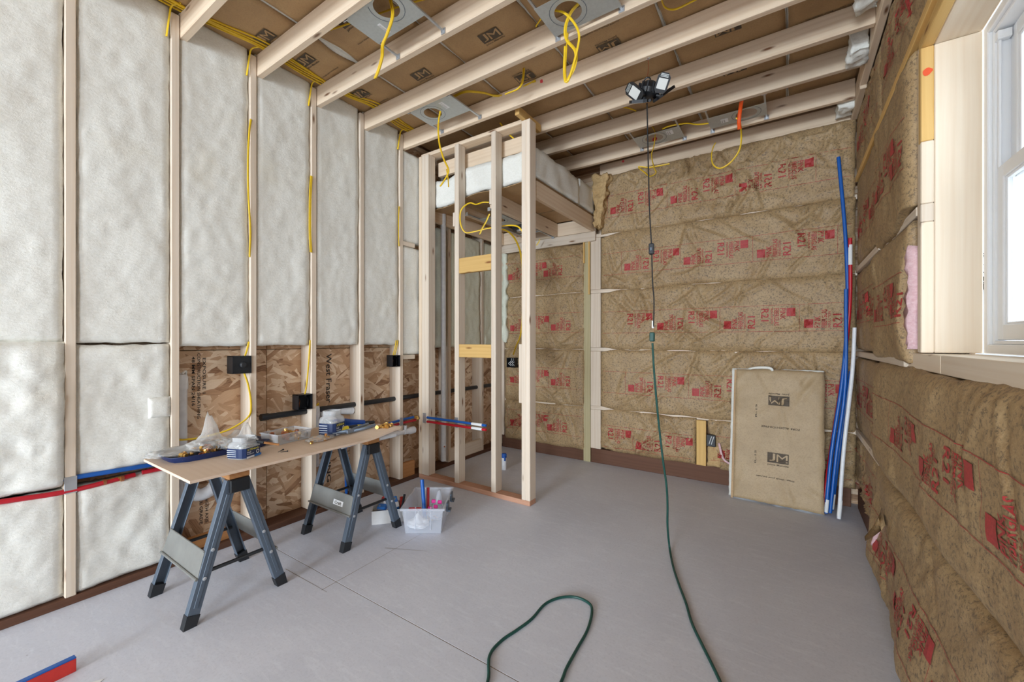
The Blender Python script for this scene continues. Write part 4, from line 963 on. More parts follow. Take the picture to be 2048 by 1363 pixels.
# ---- orange ribbon
p = onY(1484, 195, 3.335); a = [p, onY(1481, 215, 3.45), onY(1478, 240, 3.5), onY(1479, 258, 3.5)]
m = MB()
for i, q in enumerate(catmull(a, 5)): m.v += [q+Vector((-.013, 0, 0)), q+Vector((.013, 0, 0)), q+Vector((-.013, .001, 0)), q+Vector((.013, .001, 0))]
for i in range(len(m.v)//4-1):
    k = i*4; m.f += [[k, k+1, k+5, k+4], [k+2, k+6, k+7, k+3], [k, k+4, k+6, k+2], [k+1, k+3, k+7, k+5]]
tag(m.build('marker_ribbon', M['orange_tape'], None, True), 'bright orange ribbon hanging in front of the far right light plate', 'ribbon')

# ---- hanging folding work light
Lc = Vector((-.685, 2.458, 2.735))
wlr = thing('work_light', Lc, 'black folding work light with white panels hanging from a joist', 'work light')
o = MB().lathe([(.015, .045), (.035, .042), (.055, .020), (.062, -.005), (.055, -.03), (.03, -.045), (.012, -.05)], Lc, 12, Matrix.Rotation(.25, 3, 'Y')).build('hub', M['blackpl'], wlr); smooth_by_angle(o, 30)
for i in range(12):
    a = i*math.pi/6+.2; MB().rbox(.050, .066, -.004, .004, -.03, .025, .001, Matrix.Translation(Lc) @ Matrix.Rotation(.25, 4, 'Y') @ Matrix.Rotation(a, 4, 'Z')).build('cooling_fin', M['blackrub'], wlr)
o = MB().tube([Lc+Vector((-.022, 0, .04)), Lc+Vector((-.024, 0, .065)), Lc+Vector((-.008, 0, .078)), Lc+Vector((.010, 0, .065)), Lc+Vector((.008, 0, .04))], .004, 8, 4).build('hanging_hook', M['blackpl'], wlr)
def led_panel(u0, v0, u1, v1, y0, y1, nrm):
    """a flat lamp wing from its hinge to its tip"""
    a = onY(u0, v0, y0); b = onY(u1, v1, y1); d = (b-a); L = d.length; d.normalize(); n = Vector(nrm) if nrm else d.cross(b-Vector((0, 0, CAM_H)))+Vector((0, 0, -.02)); n = (n-d*n.dot(d)).normalized(); s = n.cross(d)
    Mx = Matrix((d, s, n)).transposed().to_4x4(); Mx.translation = a
    W = .036; pl = MB(); poly = [(0, -.022, 0), (.02, -W, 0), (L-.02, -W, 0), (L, -W+.018, 0), (L, W-.018, 0), (L-.02, W, 0), (.02, W, 0), (0, .022, 0)]
    pl.prism([Mx @ Vector(q) for q in poly], -n*.012, n*.004); o = pl.build('lamp_wing', M['blackpl'], wlr)
    MB().rbox(L*.20, L*.72, -.026, .026, .004, .0065, .001, Mx).build('led_lens', M['ledwhite'], o)
    for q in (.78, .84, .90): MB().rbox(L*q, L*q+.004, -.022, .022, .0036, .0052, .0005, Mx).build('vent_slot', M['steel'], o)
    MB().tube([Mx @ Vector((-.012, -.012, -.004)), Mx @ Vector((-.012, .012, -.004))], .008, 8, 1).build('hinge', M['blackrub'], o)
led_panel(1284, 196, 1254, 172, 2.40, 2.40, (-.25, -1, -.55)); led_panel(1318, 186, 1332, 144, 2.44, 2.40, (.25, -1, -.50))
led_panel(1296, 202, 1260, 205, 2.41, 2.40, None); led_panel(1312, 197, 1344, 174, 2.46, 2.56, None)
hk = thing('hanging_chain', onY(1296, 112, 2.50), 'thin wire hanging the work light from the joist', 'wire')
hz = onY(1296, 116, 2.50); MB().tube([hz+Vector((0, 0, 0)), (hz+Lc)/2+Vector((.002, 0, .04)), Lc+Vector((-.008, 0, .075))], .0022, 6, 4).build('wire', M['copper'], hk)
o = MB().tube([hz+Vector((-.01, .02, .012)), hz+Vector((0, .01, -.004)), hz+Vector((.008, 0, .004))], .003, 6, 4).build('hook', M['zinc'], hk)
# ---- its cord with switch, and the green extension cord
hang = [(1294, 206, 2.43), (1296, 300, 2.46), (1299, 420, 2.47), (1303, 490, 2.48), (1305, 560, 2.49), (1308, 600, 2.49), (1307, 655, 2.50)]
cdr = thing('power_cord', onY(1294, 206, 2.43), 'black cord hanging straight down from the work light', 'cord')
o = MB().tube([onY(*q) for q in hang], .0040, 8, 5).build('cord', M['cord'], cdr); smooth_by_angle(o)
q = onY(1303, 497, 2.48); MB().rbox(q.x-.015, q.x+.015, q.y-.011, q.y+.011, q.z-.033, q.z+.033, .005).build('switch_body', M['blackrub'], cdr)
MB().rbox(q.x-.005, q.x+.005, q.y-.015, q.y-.010, q.z-.012, q.z+.008, .002).build('rocker', M['greysteel'], bpy.data.objects['switch_body'])
q = onY(1306, 647, 2.50); MB().rbox(q.x-.006, q.x+.006, q.y-.004, q.y+.004, q.z-.025, q.z+.02, .001).build('paper_tag', M['paper'], cdr)
ext = thing('extension_cord', onY(1305, 660, 2.50), 'dark green extension cord hanging to the floor and running toward the viewer', 'cord')
q = onY(1305, 672, 2.50); MB().rbox(q.x-.016, q.x+.012, q.y-.013, q.y+.013, q.z-.03, q.z+.025, .005).build('socket_end', M['green'], ext)
P = [onY(u, v, y) for u, v, y in ((1305, 685, 2.50), (1308, 740, 2.50), (1313, 800, 2.50), (1319, 860, 2.51), (1326, 920, 2.51), (1333, 970, 2.52), (1335, 1010, 2.53), (1335, 1050, 2.54))]
P += [onZ(1339, 1093, .020), onZ(1346, 1130, .008), onZ(1357, 1165, .007), onZ(1372, 1205, .007), onZ(1384, 1245, .007), (-.300, 1.86, .007), (-.23, 1.73, .007), (-.14, 1.55, .007), (-.02, 1.3, .007), (.0, .9, .007)]
o = MB().tube(P, .0062, 8, 6).build('cord', M['green'], ext); smooth_by_angle(o)
lp = [(-.86, .8, .007), (-.90, 1.08, .007), onZ(975, 1363, .007), onZ(979, 1310, .007), onZ(1003, 1280, .007), onZ(1035, 1258, .007), onZ(1064, 1236, .007), onZ(1090, 1207, .007), onZ(1120, 1194, .007), onZ(1152, 1193, .007), onZ(1178, 1205, .007), onZ(1184, 1222, .007), onZ(1175, 1258, .007), onZ(1152, 1300, .007), onZ(1133, 1335, .007), onZ(1122, 1363, .007), (-.66, 1.1, .007), (-.6, .8, .007)]
o = MB().tube(lp, .0062, 8, 6).build('cord_loop', M['green']); smooth_by_angle(o)
tag(o, 'loop of dark green cord lying alone on the concrete in the foreground', 'cord')

# ---- pipes leaning in the far right corner
G = 'pipes leaning in the far right corner'
def lean(pts, r, mat, label, tip=None):
    o = pipe('leaning_pipe', pts, r, mat, label, 'pipe', G, 5)
    if tip: MB().tube(tip, r*1.04, 10, 1).build('printed_sleeve', M['paper'], o)
lean([(.222, 3.76, .012), (.26, 3.83, .45), (.33, 3.90, 1.0), (.362, 3.95, 1.5), (.352, 3.97, 2.05), (.312, 3.985, 2.66)], .0125, M['blue'], 'tallest blue pipe leaning in the far right corner', [(.2225, 3.761, .02), (.231, 3.776, .11)])
lean([(.205, 3.80, .012), (.262, 3.86, .48), (.335, 3.92, 1.05), (.376, 3.95, 1.55), (.378, 3.955, 2.03)], .0125, M['red'], 'long red pipe leaning in the far right corner', [(.3785, 3.953, 1.83), (.379, 3.9545, 1.98)])
lean([(.248, 3.79, .012), (.29, 3.84, .45), (.345, 3.90, .95), (.352, 3.93, 1.65)], .0125, M['blue'], 'shorter blue pipe leaning beside the red one')
lean([(.292, 3.70, .012), (.325, 3.76, .5), (.378, 3.84, 1.02), (.395, 3.87, 1.36)], .0125, M['pvc'], 'white pipe leaning in the far right corner, in front', [(.2925, 3.7005, .03), (.302, 3.716, .14)])
lean([(.263, 3.86, .012), (.31, 3.90, .45), (.38, 3.935, 1.04)], .0125, M['blue'], 'shortest blue pipe in the far right corner, mostly hidden behind the white one', [(.2635, 3.8605, .02), (.275, 3.87, .13)])

# ================================================================== sawhorses, table and what lies on it
TZ = .662
def sawhorse(yc, xn, xf, label):
    r = thing('sawhorse', ((xn+xf)/2, yc, 0), label, 'sawhorse', 'grey folding sawhorses')
    board('beam', 'x', xf-.02, xn+.015, yc-.046, yc+.046, .608, .648, M['orange'], r)
    for x, sx in ((xn, 1), (xf, -1)):
        MB().rbox(x-.006 if sx > 0 else x-.026, x+.026 if sx > 0 else x+.006, yc-.042, yc+.042, .545, .607, .003).build('bracket', M['blackpl'], r)
        legs = []
        for sy in (-1, 1):
            T = Vector((x-.012*sx, yc+sy*.026, .598)); F_ = Vector((x+.006*sx, yc+sy*.192, .03)); d = (T-F_); L = d.length; d.normalize()
            xx = Vector((sx, 0, 0)); xx = (xx-d*xx.dot(d)).normalized(); ss = d.cross(xx)
            Mx = Matrix((ss, xx, d)).transposed().to_4x4(); Mx.translation = F_
            m = MB(); m.rbox(-.024, .024, .010, .014, 0, L, .001, Mx); m.rbox(-.024, -.020, -.018, .012, 0, L, .001, Mx); m.rbox(.020, .024, -.018, .012, 0, L, .001, Mx); m.rbox(-.008, .008, .0135, .017, .05, L-.06, .001, Mx)
            lg = m.build('leg', M['greysteel'], r); legs.append(Mx)
            c = MB(); P = [Mx @ Vector(q) for q in ((-.026, -.020, .022), (.026, -.020, .022), (.026, .0175, .022), (-.026, .0175, .022))]
            B = [Vector((p.x+(Mx.translation.x-p.x)*.0, p.y+sy*.014, 0.)) for p in P]; c.hexa(B+P); c.build('foot_cap', M['blackrub'], lg)
            for q in (.17, L-.03, .29):
                w_ = Mx @ Vector((0, .017, q)); MB().lathe([(.008, 0), (.008, .003), (.004, .005)], w_, 10, Matrix.Rotation(math.pi/2*sx, 3, 'Y')).build('rivet', M['zinc'], lg)
        a = legs[0] @ Vector((0, -.004, .19)); b = legs[1] @ Vector((0, -.004, .19))
        MB().tube([a, b], .009, 8, 1).build('spreader_bar', M['blackpl'], r)
    for sy in (-1, 1):
        def at(z, x): t = (z-.03)/(.598-.03); return Vector((x, yc+sy*(.192-.166*t)+sy*.027, z))
        m = MB(); xa, xb = xf-.012, xn+.012; th = Vector((0, -sy*.003, 0))
        m.hexa([at(.20, xa), at(.20, xb), at(.20, xb)+th, at(.20, xa)+th, at(.305, xa+.012), at(.305, xb-.012), at(.305, xb-.012)+th, at(.305, xa+.012)+th])
        sh = m.build('side_panel', M['panelsteel'], r)
        MB().tube([at(.199, xa-.004)+Vector((0, sy*.004, 0)), at(.199, xb+.004)+Vector((0, sy*.004, 0))], .006, 8, 1).build('rolled_lip', M['panelsteel'], sh)
        MB().tube([at(.306, xa+.012), at(.306, xb-.012)], .004, 8, 1).build('rolled_lip', M['panelsteel'], sh)
        if sy < 0 and yc > 1.3:
            PS = Panel(at(.25, (xa+xb)/2), UX, Vector((0, .28, 1)).normalized(), Vector((0, -1, .28)).normalized(), -1, 1, -1, 1, lambda u, v: 0.); pr = Print(PS, .002)
            pr.rect(.03, .13, -.018, .012, n=1); k = pr.build('maker_sticker', M['paper'], sh)
            pr = Print(PS, .003); pr.text('Craft', .045, -.012, .07, .018); pr.build('sticker_print', M['black_ink'], k)
    return r
sawhorse(.915, -2.205, -2.62, 'near grey folding sawhorse under the left end of the plywood')
sawhorse(1.700, -2.225, -2.64, 'far grey folding sawhorse under the right end of the plywood')
# plywood top, its front right corner curling up
tb = thing('plywood_tabletop', (-2.43, 1.3, .65), 'plywood sheet laid over two sawhorses as a worktable, one corner curling up', 'table')
X0, X1, Y0, Y1 = -2.732, -2.136, .700, 1.892
def tz(x, y): return TZ+.034*sstep(1.58, 1.93, y)*1.15*sstep(-2.75, -2.1, x)
nx, ny = 10, 26; vs = []; fs = []
for top in (1, 0):
    for j in range(ny+1):
        for i in range(nx+1):
            x = X0+(X1-X0)*i/nx; y = Y0+(Y1-Y0)*j/ny-.03*(i/nx)*(j/ny); vs.append((x, y, tz(x, y)-(0 if top else .0125)))
N = (nx+1)*(ny+1)
for j in range(ny):
    for i in range(nx):
        a = j*(nx+1)+i; fs += [[a, a+1, a+nx+2, a+nx+1], [N+a, N+a+nx+1, N+a+nx+2, N+a+1]]
for i in range(nx): fs += [[i, N+i, N+i+1, i+1], [ny*(nx+1)+i, ny*(nx+1)+i+1, N+ny*(nx+1)+i+1, N+ny*(nx+1)+i]]
for j in range(ny):
    a = j*(nx+1); fs += [[a, a+nx+1, N+a+nx+1, N+a]]; a += nx; fs += [[a, N+a, N+a+nx+1, a+nx+1]]
fix_normals(mk('plywood_sheet', vs, fs, M['ply'], tb))
m = MB(); m.rbox(X0, X1+.001, Y0-.0006, Y0+.001, TZ-.0085, TZ-.004, .0003); m.build('ply_edge', M['lumber'], tb)
# blue tray
tr = thing('tray', (-2.60, .97, TZ), 'shallow navy blue tray heaped with bags of pipe fittings', 'tray')
m = MB(); cx, cy, a, b = -2.603, .972, .130, .222; k = 24
def rr(t, a, b, e=5): c, s = math.cos(t), math.sin(t); q = (abs(c)**e+abs(s)**e)**(-1/e); return a*c*q, b*s*q
prof = [(.0, .93, .0), (.0, 1, .004), (.028, 1.05, 0), (.030, 1.09, 0), (.027, 1.09, 0), (.026, 1.04, 0), (.005, .97, 0), (.005, .01, 0)]
for z, s, _ in [(0, .01, 0)]+prof:
    for i in range(k): p = rr(2*math.pi*(i+.5)/k, a*s if s > .5 else a*s, b*s); m.v.append(Vector((cx+p[0], cy+p[1], TZ+.0008+z)))
for q in range(len(prof)):
    for i in range(k): A = q*k+i; B = q*k+(i+1)%k; m.f.append([A, B, B+k, A+k])
o = m.build('tray_body', M['navy'], tr); smooth_by_angle(o, 50)
# pipe fittings: three kinds, copied
def fit_mesh(kind):
    m = MB()
    if kind == 0: m.tube([(-.018, 0, 0), (.018, 0, 0)], .009, 9, 1).tube([(-.006, 0, 0), (.006, 0, 0)], .012, 9, 1).tube([(0, 0, 0), (0, 0, .018)], .009, 9, 1)
    elif kind == 1: m.lathe([(.012, -.006), (.012, .006), (.009, .006), (.009, -.006), (.012, -.006)], (0, 0, 0), 14)
    else: m.tube([(-.016, 0, 0), (-.004, 0, .0), (.006, 0, .008), (.006, 0, .022)], .009, 9, 3).tube([(-.018, 0, 0), (-.010, 0, 0)], .012, 8, 1)
    me = bpy.data.meshes.new('fitting'); me.from_pydata(m.v, [], m.f)
    bm = bmesh.new(); bm.from_mesh(me); bmesh.ops.recalc_face_normals(bm, faces=bm.faces); bm.to_mesh(me); bm.free(); return me
fm = {}
for kd in range(3):
    for mt in ('brass', 'copper', 'zinc'):
        me = fit_mesh(kd); me.materials.append(M[mt]); fm[(kd, mt)] = me
rnd = random.Random(5)
def fittings(n, x0, x1, y0, y1, z, label, group, mats=('brass', 'copper', 'brass', 'zinc'), s=1.0, layers=1, tabl=False):
    for i in range(n):
        o = bpy.data.objects.new('pipe_fitting', fm[(rnd.randrange(3), rnd.choice(mats))]); C.objects.link(o)
        x = rnd.uniform(x0, x1); y = rnd.uniform(y0, y1)
        o.location = (x, y, (tz(x, y)+.0105*s if tabl else z)+(i%layers)*.017*s); o.rotation_euler = (rnd.choice((0, math.pi/2, .3)), rnd.uniform(-.4, .4), rnd.uniform(0, 6.28)); o.scale = (s, s, s)
        tag(o, label, 'pipe fitting', group)
fittings(16, -2.60, -2.49, .79, .92, TZ+.018, 'brass pipe fitting in the near end of the navy tray', 'fittings in the tray', s=.95, layers=2)
fittings(18, -2.68, -2.50, .93, 1.14, TZ+.018, 'pipe fitting under the bags in the navy tray', 'fittings under the tray bags', s=1.1, layers=2)
# crumpled clear bags
def bag(c, sx, sy, h, seed, label, peaks=((0, 0, 1.),), rot=0., twist=.0):
    bm = bmesh.new(); bmesh.ops.create_icosphere(bm, subdivisions=4, radius=1.0); R_ = Matrix.Rotation(rot, 3, 'Z')
    for v in bm.verts:
        p = v.co.copy(); up = max(0, p.z); x, y = p.x*sx, p.y*sy
        z = h*.42*(p.z*.5+.5)
        for qx, qy, qh in peaks:
            w_ = math.exp(-(((p.x-qx)/.32)**2+((p.y-qy)/.32)**2)); z += h*.6*qh*w_*up
        d = .22*fb(p.x*2.6, p.y*2.6, p.z*2.6+seed)+.12*(1-2*abs(fb(p.x*5, p.y*5, p.z*5+seed+4, 2)))
        x *= 1+d; y *= 1+d; z = max(0.001, z*(1+.7*d))
        v.co = Vector(c)+R_ @ Vector((x, y, z))
    bm.verts.index_update(); vs = [v.co.copy() for v in bm.verts]; fs = [[v.index for v in f.verts] for f in bm.faces]; bm.free()
    return tag(mk('plastic_bag', vs, fs, M['bag'], None, True), label, 'plastic bag', 'clear bags on the table')
bag((-2.65, .82, TZ+.012), .085, .13, .07, 1., 'low grey plastic bag at the near end of the navy tray', ((.2, .4, .6),), .2)
bag((-2.60, .93, TZ+.012), .075, .085, .16, 2., 'tallest clear plastic bag standing in the middle of the navy tray', ((0, 0, 1.2), (.3, .3, .5)), .4)
bag((-2.62, 1.06, TZ+.012), .085, .085, .10, 3.4, 'clear plastic bag leaning in the far half of the navy tray', ((-.3, .4, .7),), .1)
bag((-2.52, 1.04, TZ+.012), .045, .085, .14, 4.6, 'narrow plastic bag pulled up to a point behind the blue-label jar', ((.2, .5, 1.3),), -.3)
bag((-2.36, 1.43, TZ+.002), .055, .085, .045, 5.5, 'flat little plastic bag of fittings in front of the far jar', ((0, 0, .4),), .3)
fittings(8, -2.39, -2.33, 1.38, 1.48, TZ+.012, 'small fitting inside the flat bag on the plywood', 'fittings in the flat bag', s=.9)
fittings(2, -2.335, -2.30, 1.335, 1.36, TZ+.010, 'little brass fitting lying alone between the screws and the flat bag', 'stray brass fittings', ('brass',), .75)
fittings(7, -2.27, -2.20, 1.77, 1.85, TZ, 'brass fitting in the cluster at the curled table corner', 'brass cluster at the table corner', ('brass',), 1.1, 1, True)
# clear bin of fittings
bn = thing('clear_bin', (-2.53, 1.32, TZ), 'small clear plastic bin full of brass and copper fittings', 'bin')
A_ = Matrix.Translation((-2.53, 1.315, TZ+.001)) @ Matrix.Rotation(math.radians(8), 4, 'Z')
def open_tub(m, Mx, a, b, h, inset, t):
    def ring(s, z, off): return [Mx @ Vector((sx*(a-s-off), sy*(b-s-off), z)) for sx, sy in ((-1,-1),(1,-1),(1,1),(-1,1))]
    R = [ring(inset, 0, 0), ring(0, h, 0), ring(0, h, t), ring(inset, t, t)]
    n = len(m.v)
    for r_ in R: m.v += r_
    for q in range(3):
        for i in range(4): m.f.append([n+q*4+i, n+q*4+(i+1)%4, n+q*4+4+(i+1)%4, n+q*4+4+i])
    m.f += [[n+3, n+2, n+1, n], [n+12, n+13, n+14, n+15]]
m = MB(); open_tub(m, A_, .080, .110, .058, .006, .002); m.build('bin_body', M['clear'], bn)
m = MB()
for x0, x1, y0, y1 in ((-.084, .084, -.114, -.108), (-.084, .084, .108, .114), (-.084, -.078, -.108, .108), (.078, .084, -.108, .108)): m.rbox(x0, x1, y0, y1, .055, .060, .001, A_)
m.build('rim', M['frosted'], bn)
fittings(20, -2.59, -2.475, 1.23, 1.40, TZ+.017, 'brass or copper fitting in the clear bin', 'fittings in the clear bin', s=1.15, layers=2)
# two jars with printed labels
def jar(c, w_, h, rot, label, lab=None):
    r = thing('jar', c, label, 'jar', 'clear jars with navy labels'); c = Vector(c); k = 24; Mr = Matrix.Rotation(rot, 3, 'Z')
    m = MB(); m.lathe([(w_*.48, 0), (w_*.5, .004), (w_*.5, h*.60), (w_*.46, h*.72), (w_*.34, h*.80), (w_*.36, h*.82), (w_*.36, h), (w_*.34, h), (w_*.32, h*.80), (w_*.47, h*.60), (w_*.47, .006), (.001, .005)], c, k, Mr, 5)
    o = m.build('jar_body', M['clear'], r); smooth_by_angle(o, 50)
    m = MB(); m.lathe([(w_*.507, .006), (w_*.507, h*.52)], c, k, Mr, 5); m.f = m.f[:-2]; lb = m.build('label_band', M['labelblue'], r, fix=False)
    for sgn, (U, Nn) in ((0, (Mr @ Vector((0, 1, 0)), Mr @ Vector((1, 0, 0)))), (1, (Mr @ Vector((1, 0, 0)), Mr @ Vector((0, -1, 0))))):
        PS = Panel(c+Nn*w_*.508, U, UZ, Nn, -1, 1, -1, 1, lambda u, v: 0.); z = h*.52
        if sgn == 0:
            pr = Print(PS, .0012); pr.text('XTENDA', -w_*.36, z*.76, w_*.62, z*.17); pr.build('label_brand', M['labelyellow'], lb)
            pr = Print(PS, .0012); pr.text('Nail', -w_*.36, z*.56, w_*.2, z*.13); pr.text('Stoppers', -w_*.36, z*.38, w_*.36, z*.13); pr.rect(-w_*.38, w_*.02, z*.08, z*.24, n=1)
            n0 = len(pr.v)
            for i in range(14):
                t = i/14*math.pi*2; t2 = (i+1)/14*math.pi*2; f_ = lambda q, s: (w_*.2+math.cos(q)*w_*.085*s, z*.5+math.sin(q)*z*.2*s)
                pr.put([f_(t, 1), f_(t2, 1), f_(t2, .62), f_(t, .62)], [(0,1,2,3)])
            pr.build('label_print', M['labelink'], lb)
            pr = Print(PS, .001); pr.rect(w_*.04, w_*.40, z*.06, z*.26, n=1); pr.build('label_stripe', M['bluepk'], lb)
        else:
            pr = Print(PS, .0012)
            for q in (.80, .62, .44, .26): pr.rect(-w_*.36, w_*.10, z*q, z*(q+.05), n=1)
            pr.build('label_print', M['labelink'], lb)
    bm = MB()
    for i in range(16): bm.tube([c+Vector((rnd.uniform(-.3, .3)*w_, rnd.uniform(-.3, .3)*w_, rnd.uniform(.03, h*.5))), c+Vector((rnd.uniform(-.3, .3)*w_, rnd.uniform(-.3, .3)*w_, rnd.uniform(.05, h*.62)))], .004, 5, 1)
    tag(bm.build('hardware_fill', M['steel'], r), kind='stuff')
jar((-2.355, 1.005, TZ+.001), .118, .105, math.radians(22), 'clear jar with navy label in front of the navy tray')
jar((-2.445, 1.560, TZ+.001), .126, .155, math.radians(22), 'taller clear jar with navy label beside the blue cutter')
# brush
br = thing('brush', (-2.48, 1.15, TZ+.06), 'small brush with black bristles and a wooden handle across the tray rim', 'brush')
a = onZ(499, 880, TZ+.075); b = onZ(528, 884, TZ+.072); c_ = onZ(558, 888, TZ+.05)
MB().tube([a, (a+b)/2, b], lambda t: .012-.006*t, 8, 2).build('bristles', M['blackrub'], br); MB().tube([b, (b+c_)/2, c_], .006, 8, 2).build('handle', M['orange'], br)
# loose screws
for u, v, u2, v2, lb in ((556, 903, 566, 898, 'dark screw lying on the plywood, the left one of the pair'), (561, 903, 575, 901, 'dark screw lying on the plywood, the right one of the pair')):
    a = onZ(u, v, TZ+.003); b = onZ(u2, v2, TZ+.004); s = thing('screw', a, lb, 'screw', 'two dark screws on the plywood')
    MB().tube([a, b], lambda t: .0012+.0016*t, 6, 3).build('shank', M['blackpl'], s); d = (b-a).normalized()
    MB().tube([b, b+d*.003], .005, 8, 1).build('head', M['blackpl'], s)
# hand tools
TB = TZ+.007; zt_ = TB+.014
ct = thing('pipe_cutter', (-2.45, 1.68, TB), 'blue ratchet pipe cutter with black grips lying behind the grey pliers', 'hand tool')
P = [(-2.47, 1.615, zt_+.03), (-2.47, 1.66, zt_+.04), (-2.46, 1.71, zt_+.03), (-2.44, 1.80, zt_+.015)]
o = MB().tube(P, lambda t: .026-.006*t, 8, 4, .016).build('upper_arm', M['bluetool'], ct); smooth_by_angle(o)
o = MB().tube([(-2.46, 1.61, zt_+.015), (-2.44, 1.66, zt_+.005), (-2.42, 1.72, zt_+.004)], lambda t: .021-.004*t, 8, 4, .014).build('lower_arm', M['bluetool'], ct); smooth_by_angle(o)
MB().rbox(-2.495, -2.445, 1.595, 1.665, zt_+.005, zt_+.066, .008).build('cutter_head', M['bluetool'], ct)
MB().tube([(-2.44, 1.80, zt_+.015), (-2.425, 1.87, zt_+.010)], .012, 8, 1).build('grip', M['blackrub'], ct)
kn = thing('utility_knife', (-2.41, 1.66, TB), 'yellow and black utility knife between the blue cutter and the grey pliers', 'hand tool')
o = MB().tube([(-2.405, 1.595, TB+.022), (-2.40, 1.645, TB+.022)], .019, 8, 1, .016).build('handle_end', M['yellowpl'], kn)
MB().tube([(-2.40, 1.643, TB+.021), (-2.395, 1.71, TB+.021)], .018, 8, 1, .016).build('grip', M['blackrub'], kn)
MB().tube([(-2.395, 1.708, TB+.020), (-2.39, 1.775, TB+.018)], lambda t: .018-.008*t, 8, 3).build('nose', M['yellowpl'], kn)
plr = thing('pliers', (-2.35, 1.66, TB), 'grey steel locking pliers lying in front of the blue cutter', 'hand tool')
m = MB(); m.tube([(-2.378, 1.52, TB+.012), (-2.372, 1.57, TB+.014), (-2.358, 1.62, TB+.014)], lambda t: .007+.007*t, 8, 3, .008); m.build('jaw', M['greytool'], plr)
m = MB(); m.rbox(-2.372, -2.340, 1.60, 1.66, TB+.002, TB+.026, .004); m.build('pivot_body', M['greytool'], plr)
m = MB(); m.tube([(-2.362, 1.65, TB+.02), (-2.372, 1.72, TB+.026), (-2.385, 1.79, TB+.030)], .009, 8, 3, .007); m.build('handle', M['greytool'], plr)
m = MB(); m.tube([(-2.345, 1.65, TB+.012), (-2.330, 1.72, TB+.018), (-2.325, 1.80, TB+.028)], .011, 8, 3, .008); m.build('handle', M['greytool'], plr)
MB().lathe([(.007, 0), (.007, .004)], (-2.354, 1.628, TB+.026), 10).build('pivot_bolt', M['zinc'], plr)

# ================================================================== on the floor
a_ = Vector((.83, .5576, 0)).normalized(); b_ = Vector((-a_.y, a_.x, 0))
tc = Vector((-2.092, 1.822, 0))+a_*.138+b_*.205
tt = thing('storage_tote', tc, 'translucent plastic tote with dark latches holding pipe scraps', 'storage box')
Mt = Matrix((a_, b_, UZ)).transposed().to_4x4(); Mt.translation = tc+Vector((0, 0, .001))
m = MB(); open_tub(m, Mt, .134, .195, .168, .018, .003); m.build('tub', M['frosted'], tt)
m = MB()
for x0, x1, y0, y1 in ((-.146, .146, -.207, -.194), (-.146, .146, .194, .207), (-.146, -.133, -.194, .194), (.133, .146, -.194, .194)): m.rbox(x0, x1, y0, y1, .158, .172, .002, Mt)
m.build('rim', M['frosted'], tt)
for x in (-.05, .05): MB().rbox(x-.003, x+.003, -.198, -.190, .012, .158, .001, Mt @ Matrix.Rotation(-.09, 4, 'X') @ Matrix.Translation((0, .006, 0))).build('moulded_rib', M['frosted'], tt)
for y in (-.10, .07):
    o = MB().rbox(.142, .156, y-.035, y+.035, .125, .178, .004, Mt).rbox(.150, .172, y-.030, y+.030, .120, .132, .003, Mt).build('latch', M['greysteel'], tt)
def inside(name, pts, r, mat, label, cat='pipe'):
    o = MB().tube([Mt @ Vector(p) for p in pts], r, 12, 1).build(name, mat); smooth_by_angle(o); return tag(o, label, cat)
inside('pipe_scrap', [(-.020, -.02, .020), (-.052, .03, .285)], .0135, M['blue'], 'blue pipe offcut standing up in the translucent tote')
inside('pipe_scrap', [(-.010, .02, .020), (-.018, .07, .215)], .011, M['red'], 'red pipe offcut standing up in the translucent tote')
inside('pipe_scrap', [(-.10, -.15, .150), (-.02, -.15, .152)], .010, M['red'], 'red pipe offcut lying near the front rim of the tote')
bg_ = bag(Mt @ Vector((.06, .03, .02)), .07, .09, .19, 8., 'white bag with magenta print in the tote', ((.1, .1, 1.0),), .6); bg_.data.materials[0] = M['frosted']
for i, (x, y, z) in enumerate(((.03, -.05, .135), (.07, -.06, .15), (.09, -.02, .165), (.05, -.03, .175))):
    MB().rbox(x-.014, x+.014, y-.052, y-.049, z-.012, z+.012, .004, Mt).build('magenta_mark', M['magenta'], bg_)
o = bag(Mt @ Vector((-.05, -.10, .006)), .07, .06, .13, 9., 'white paper bundle seen through the front of the tote', ((0, 0, .6),), .2); o.data.materials[0] = M['paper']; o.name = 'paper_bundle'
fittings(6, tc.x-.03, tc.x+.03, tc.y-.06, tc.y+.06, .018, 'brass fitting on the floor of the translucent tote', 'fittings in the tote', ('brass',), 1.2)
# low white carton with packages
ca = Vector((-2.377, 1.812, 0)); cb = Vector((-2.225, 1.985, 0)); da = (cb-ca).normalized(); db = Vector((-da.y, da.x, 0)); wc = .20
cc = ca+da*(wc/2+.015)+db*.085
ctn = thing('carton', cc, 'low open white carton of packages beside the far sawhorse', 'box')
Mc = Matrix((da, db, UZ)).transposed().to_4x4(); Mc.translation = cc+Vector((0, 0, .001))
m = MB(); open_tub(m, Mc, .115, .085, .092, .001, .003); m.build('carton_body', M['paper'], ctn)
def pack(x, y, z, sx, sy, sz, mat, rx, rz, label, strip=None):
    Mp = Mc @ Matrix.Translation((x, y, z)) @ Matrix.Rotation(rz, 4, 'Z') @ Matrix.Rotation(rx, 4, 'X')
    r = thing('package', Mp.translation, label, 'package', 'packages in the white carton')
    MB().rbox(-sx/2, sx/2, -sy/2, sy/2, 0, sz, .004, Mp).build('wrapper', M[mat], r)
    if strip: MB().rbox(-sx/2-.001, sx/2+.001, -sy/2-.001, sy/2+.001, sz*.35, sz*.65, .001, Mp).build('printed_band', M[strip], r)
pack(-.005, .02, .050, .07, .05, .10, 'redpl', -.5, .3, 'red package leaning in the white carton', 'paper')
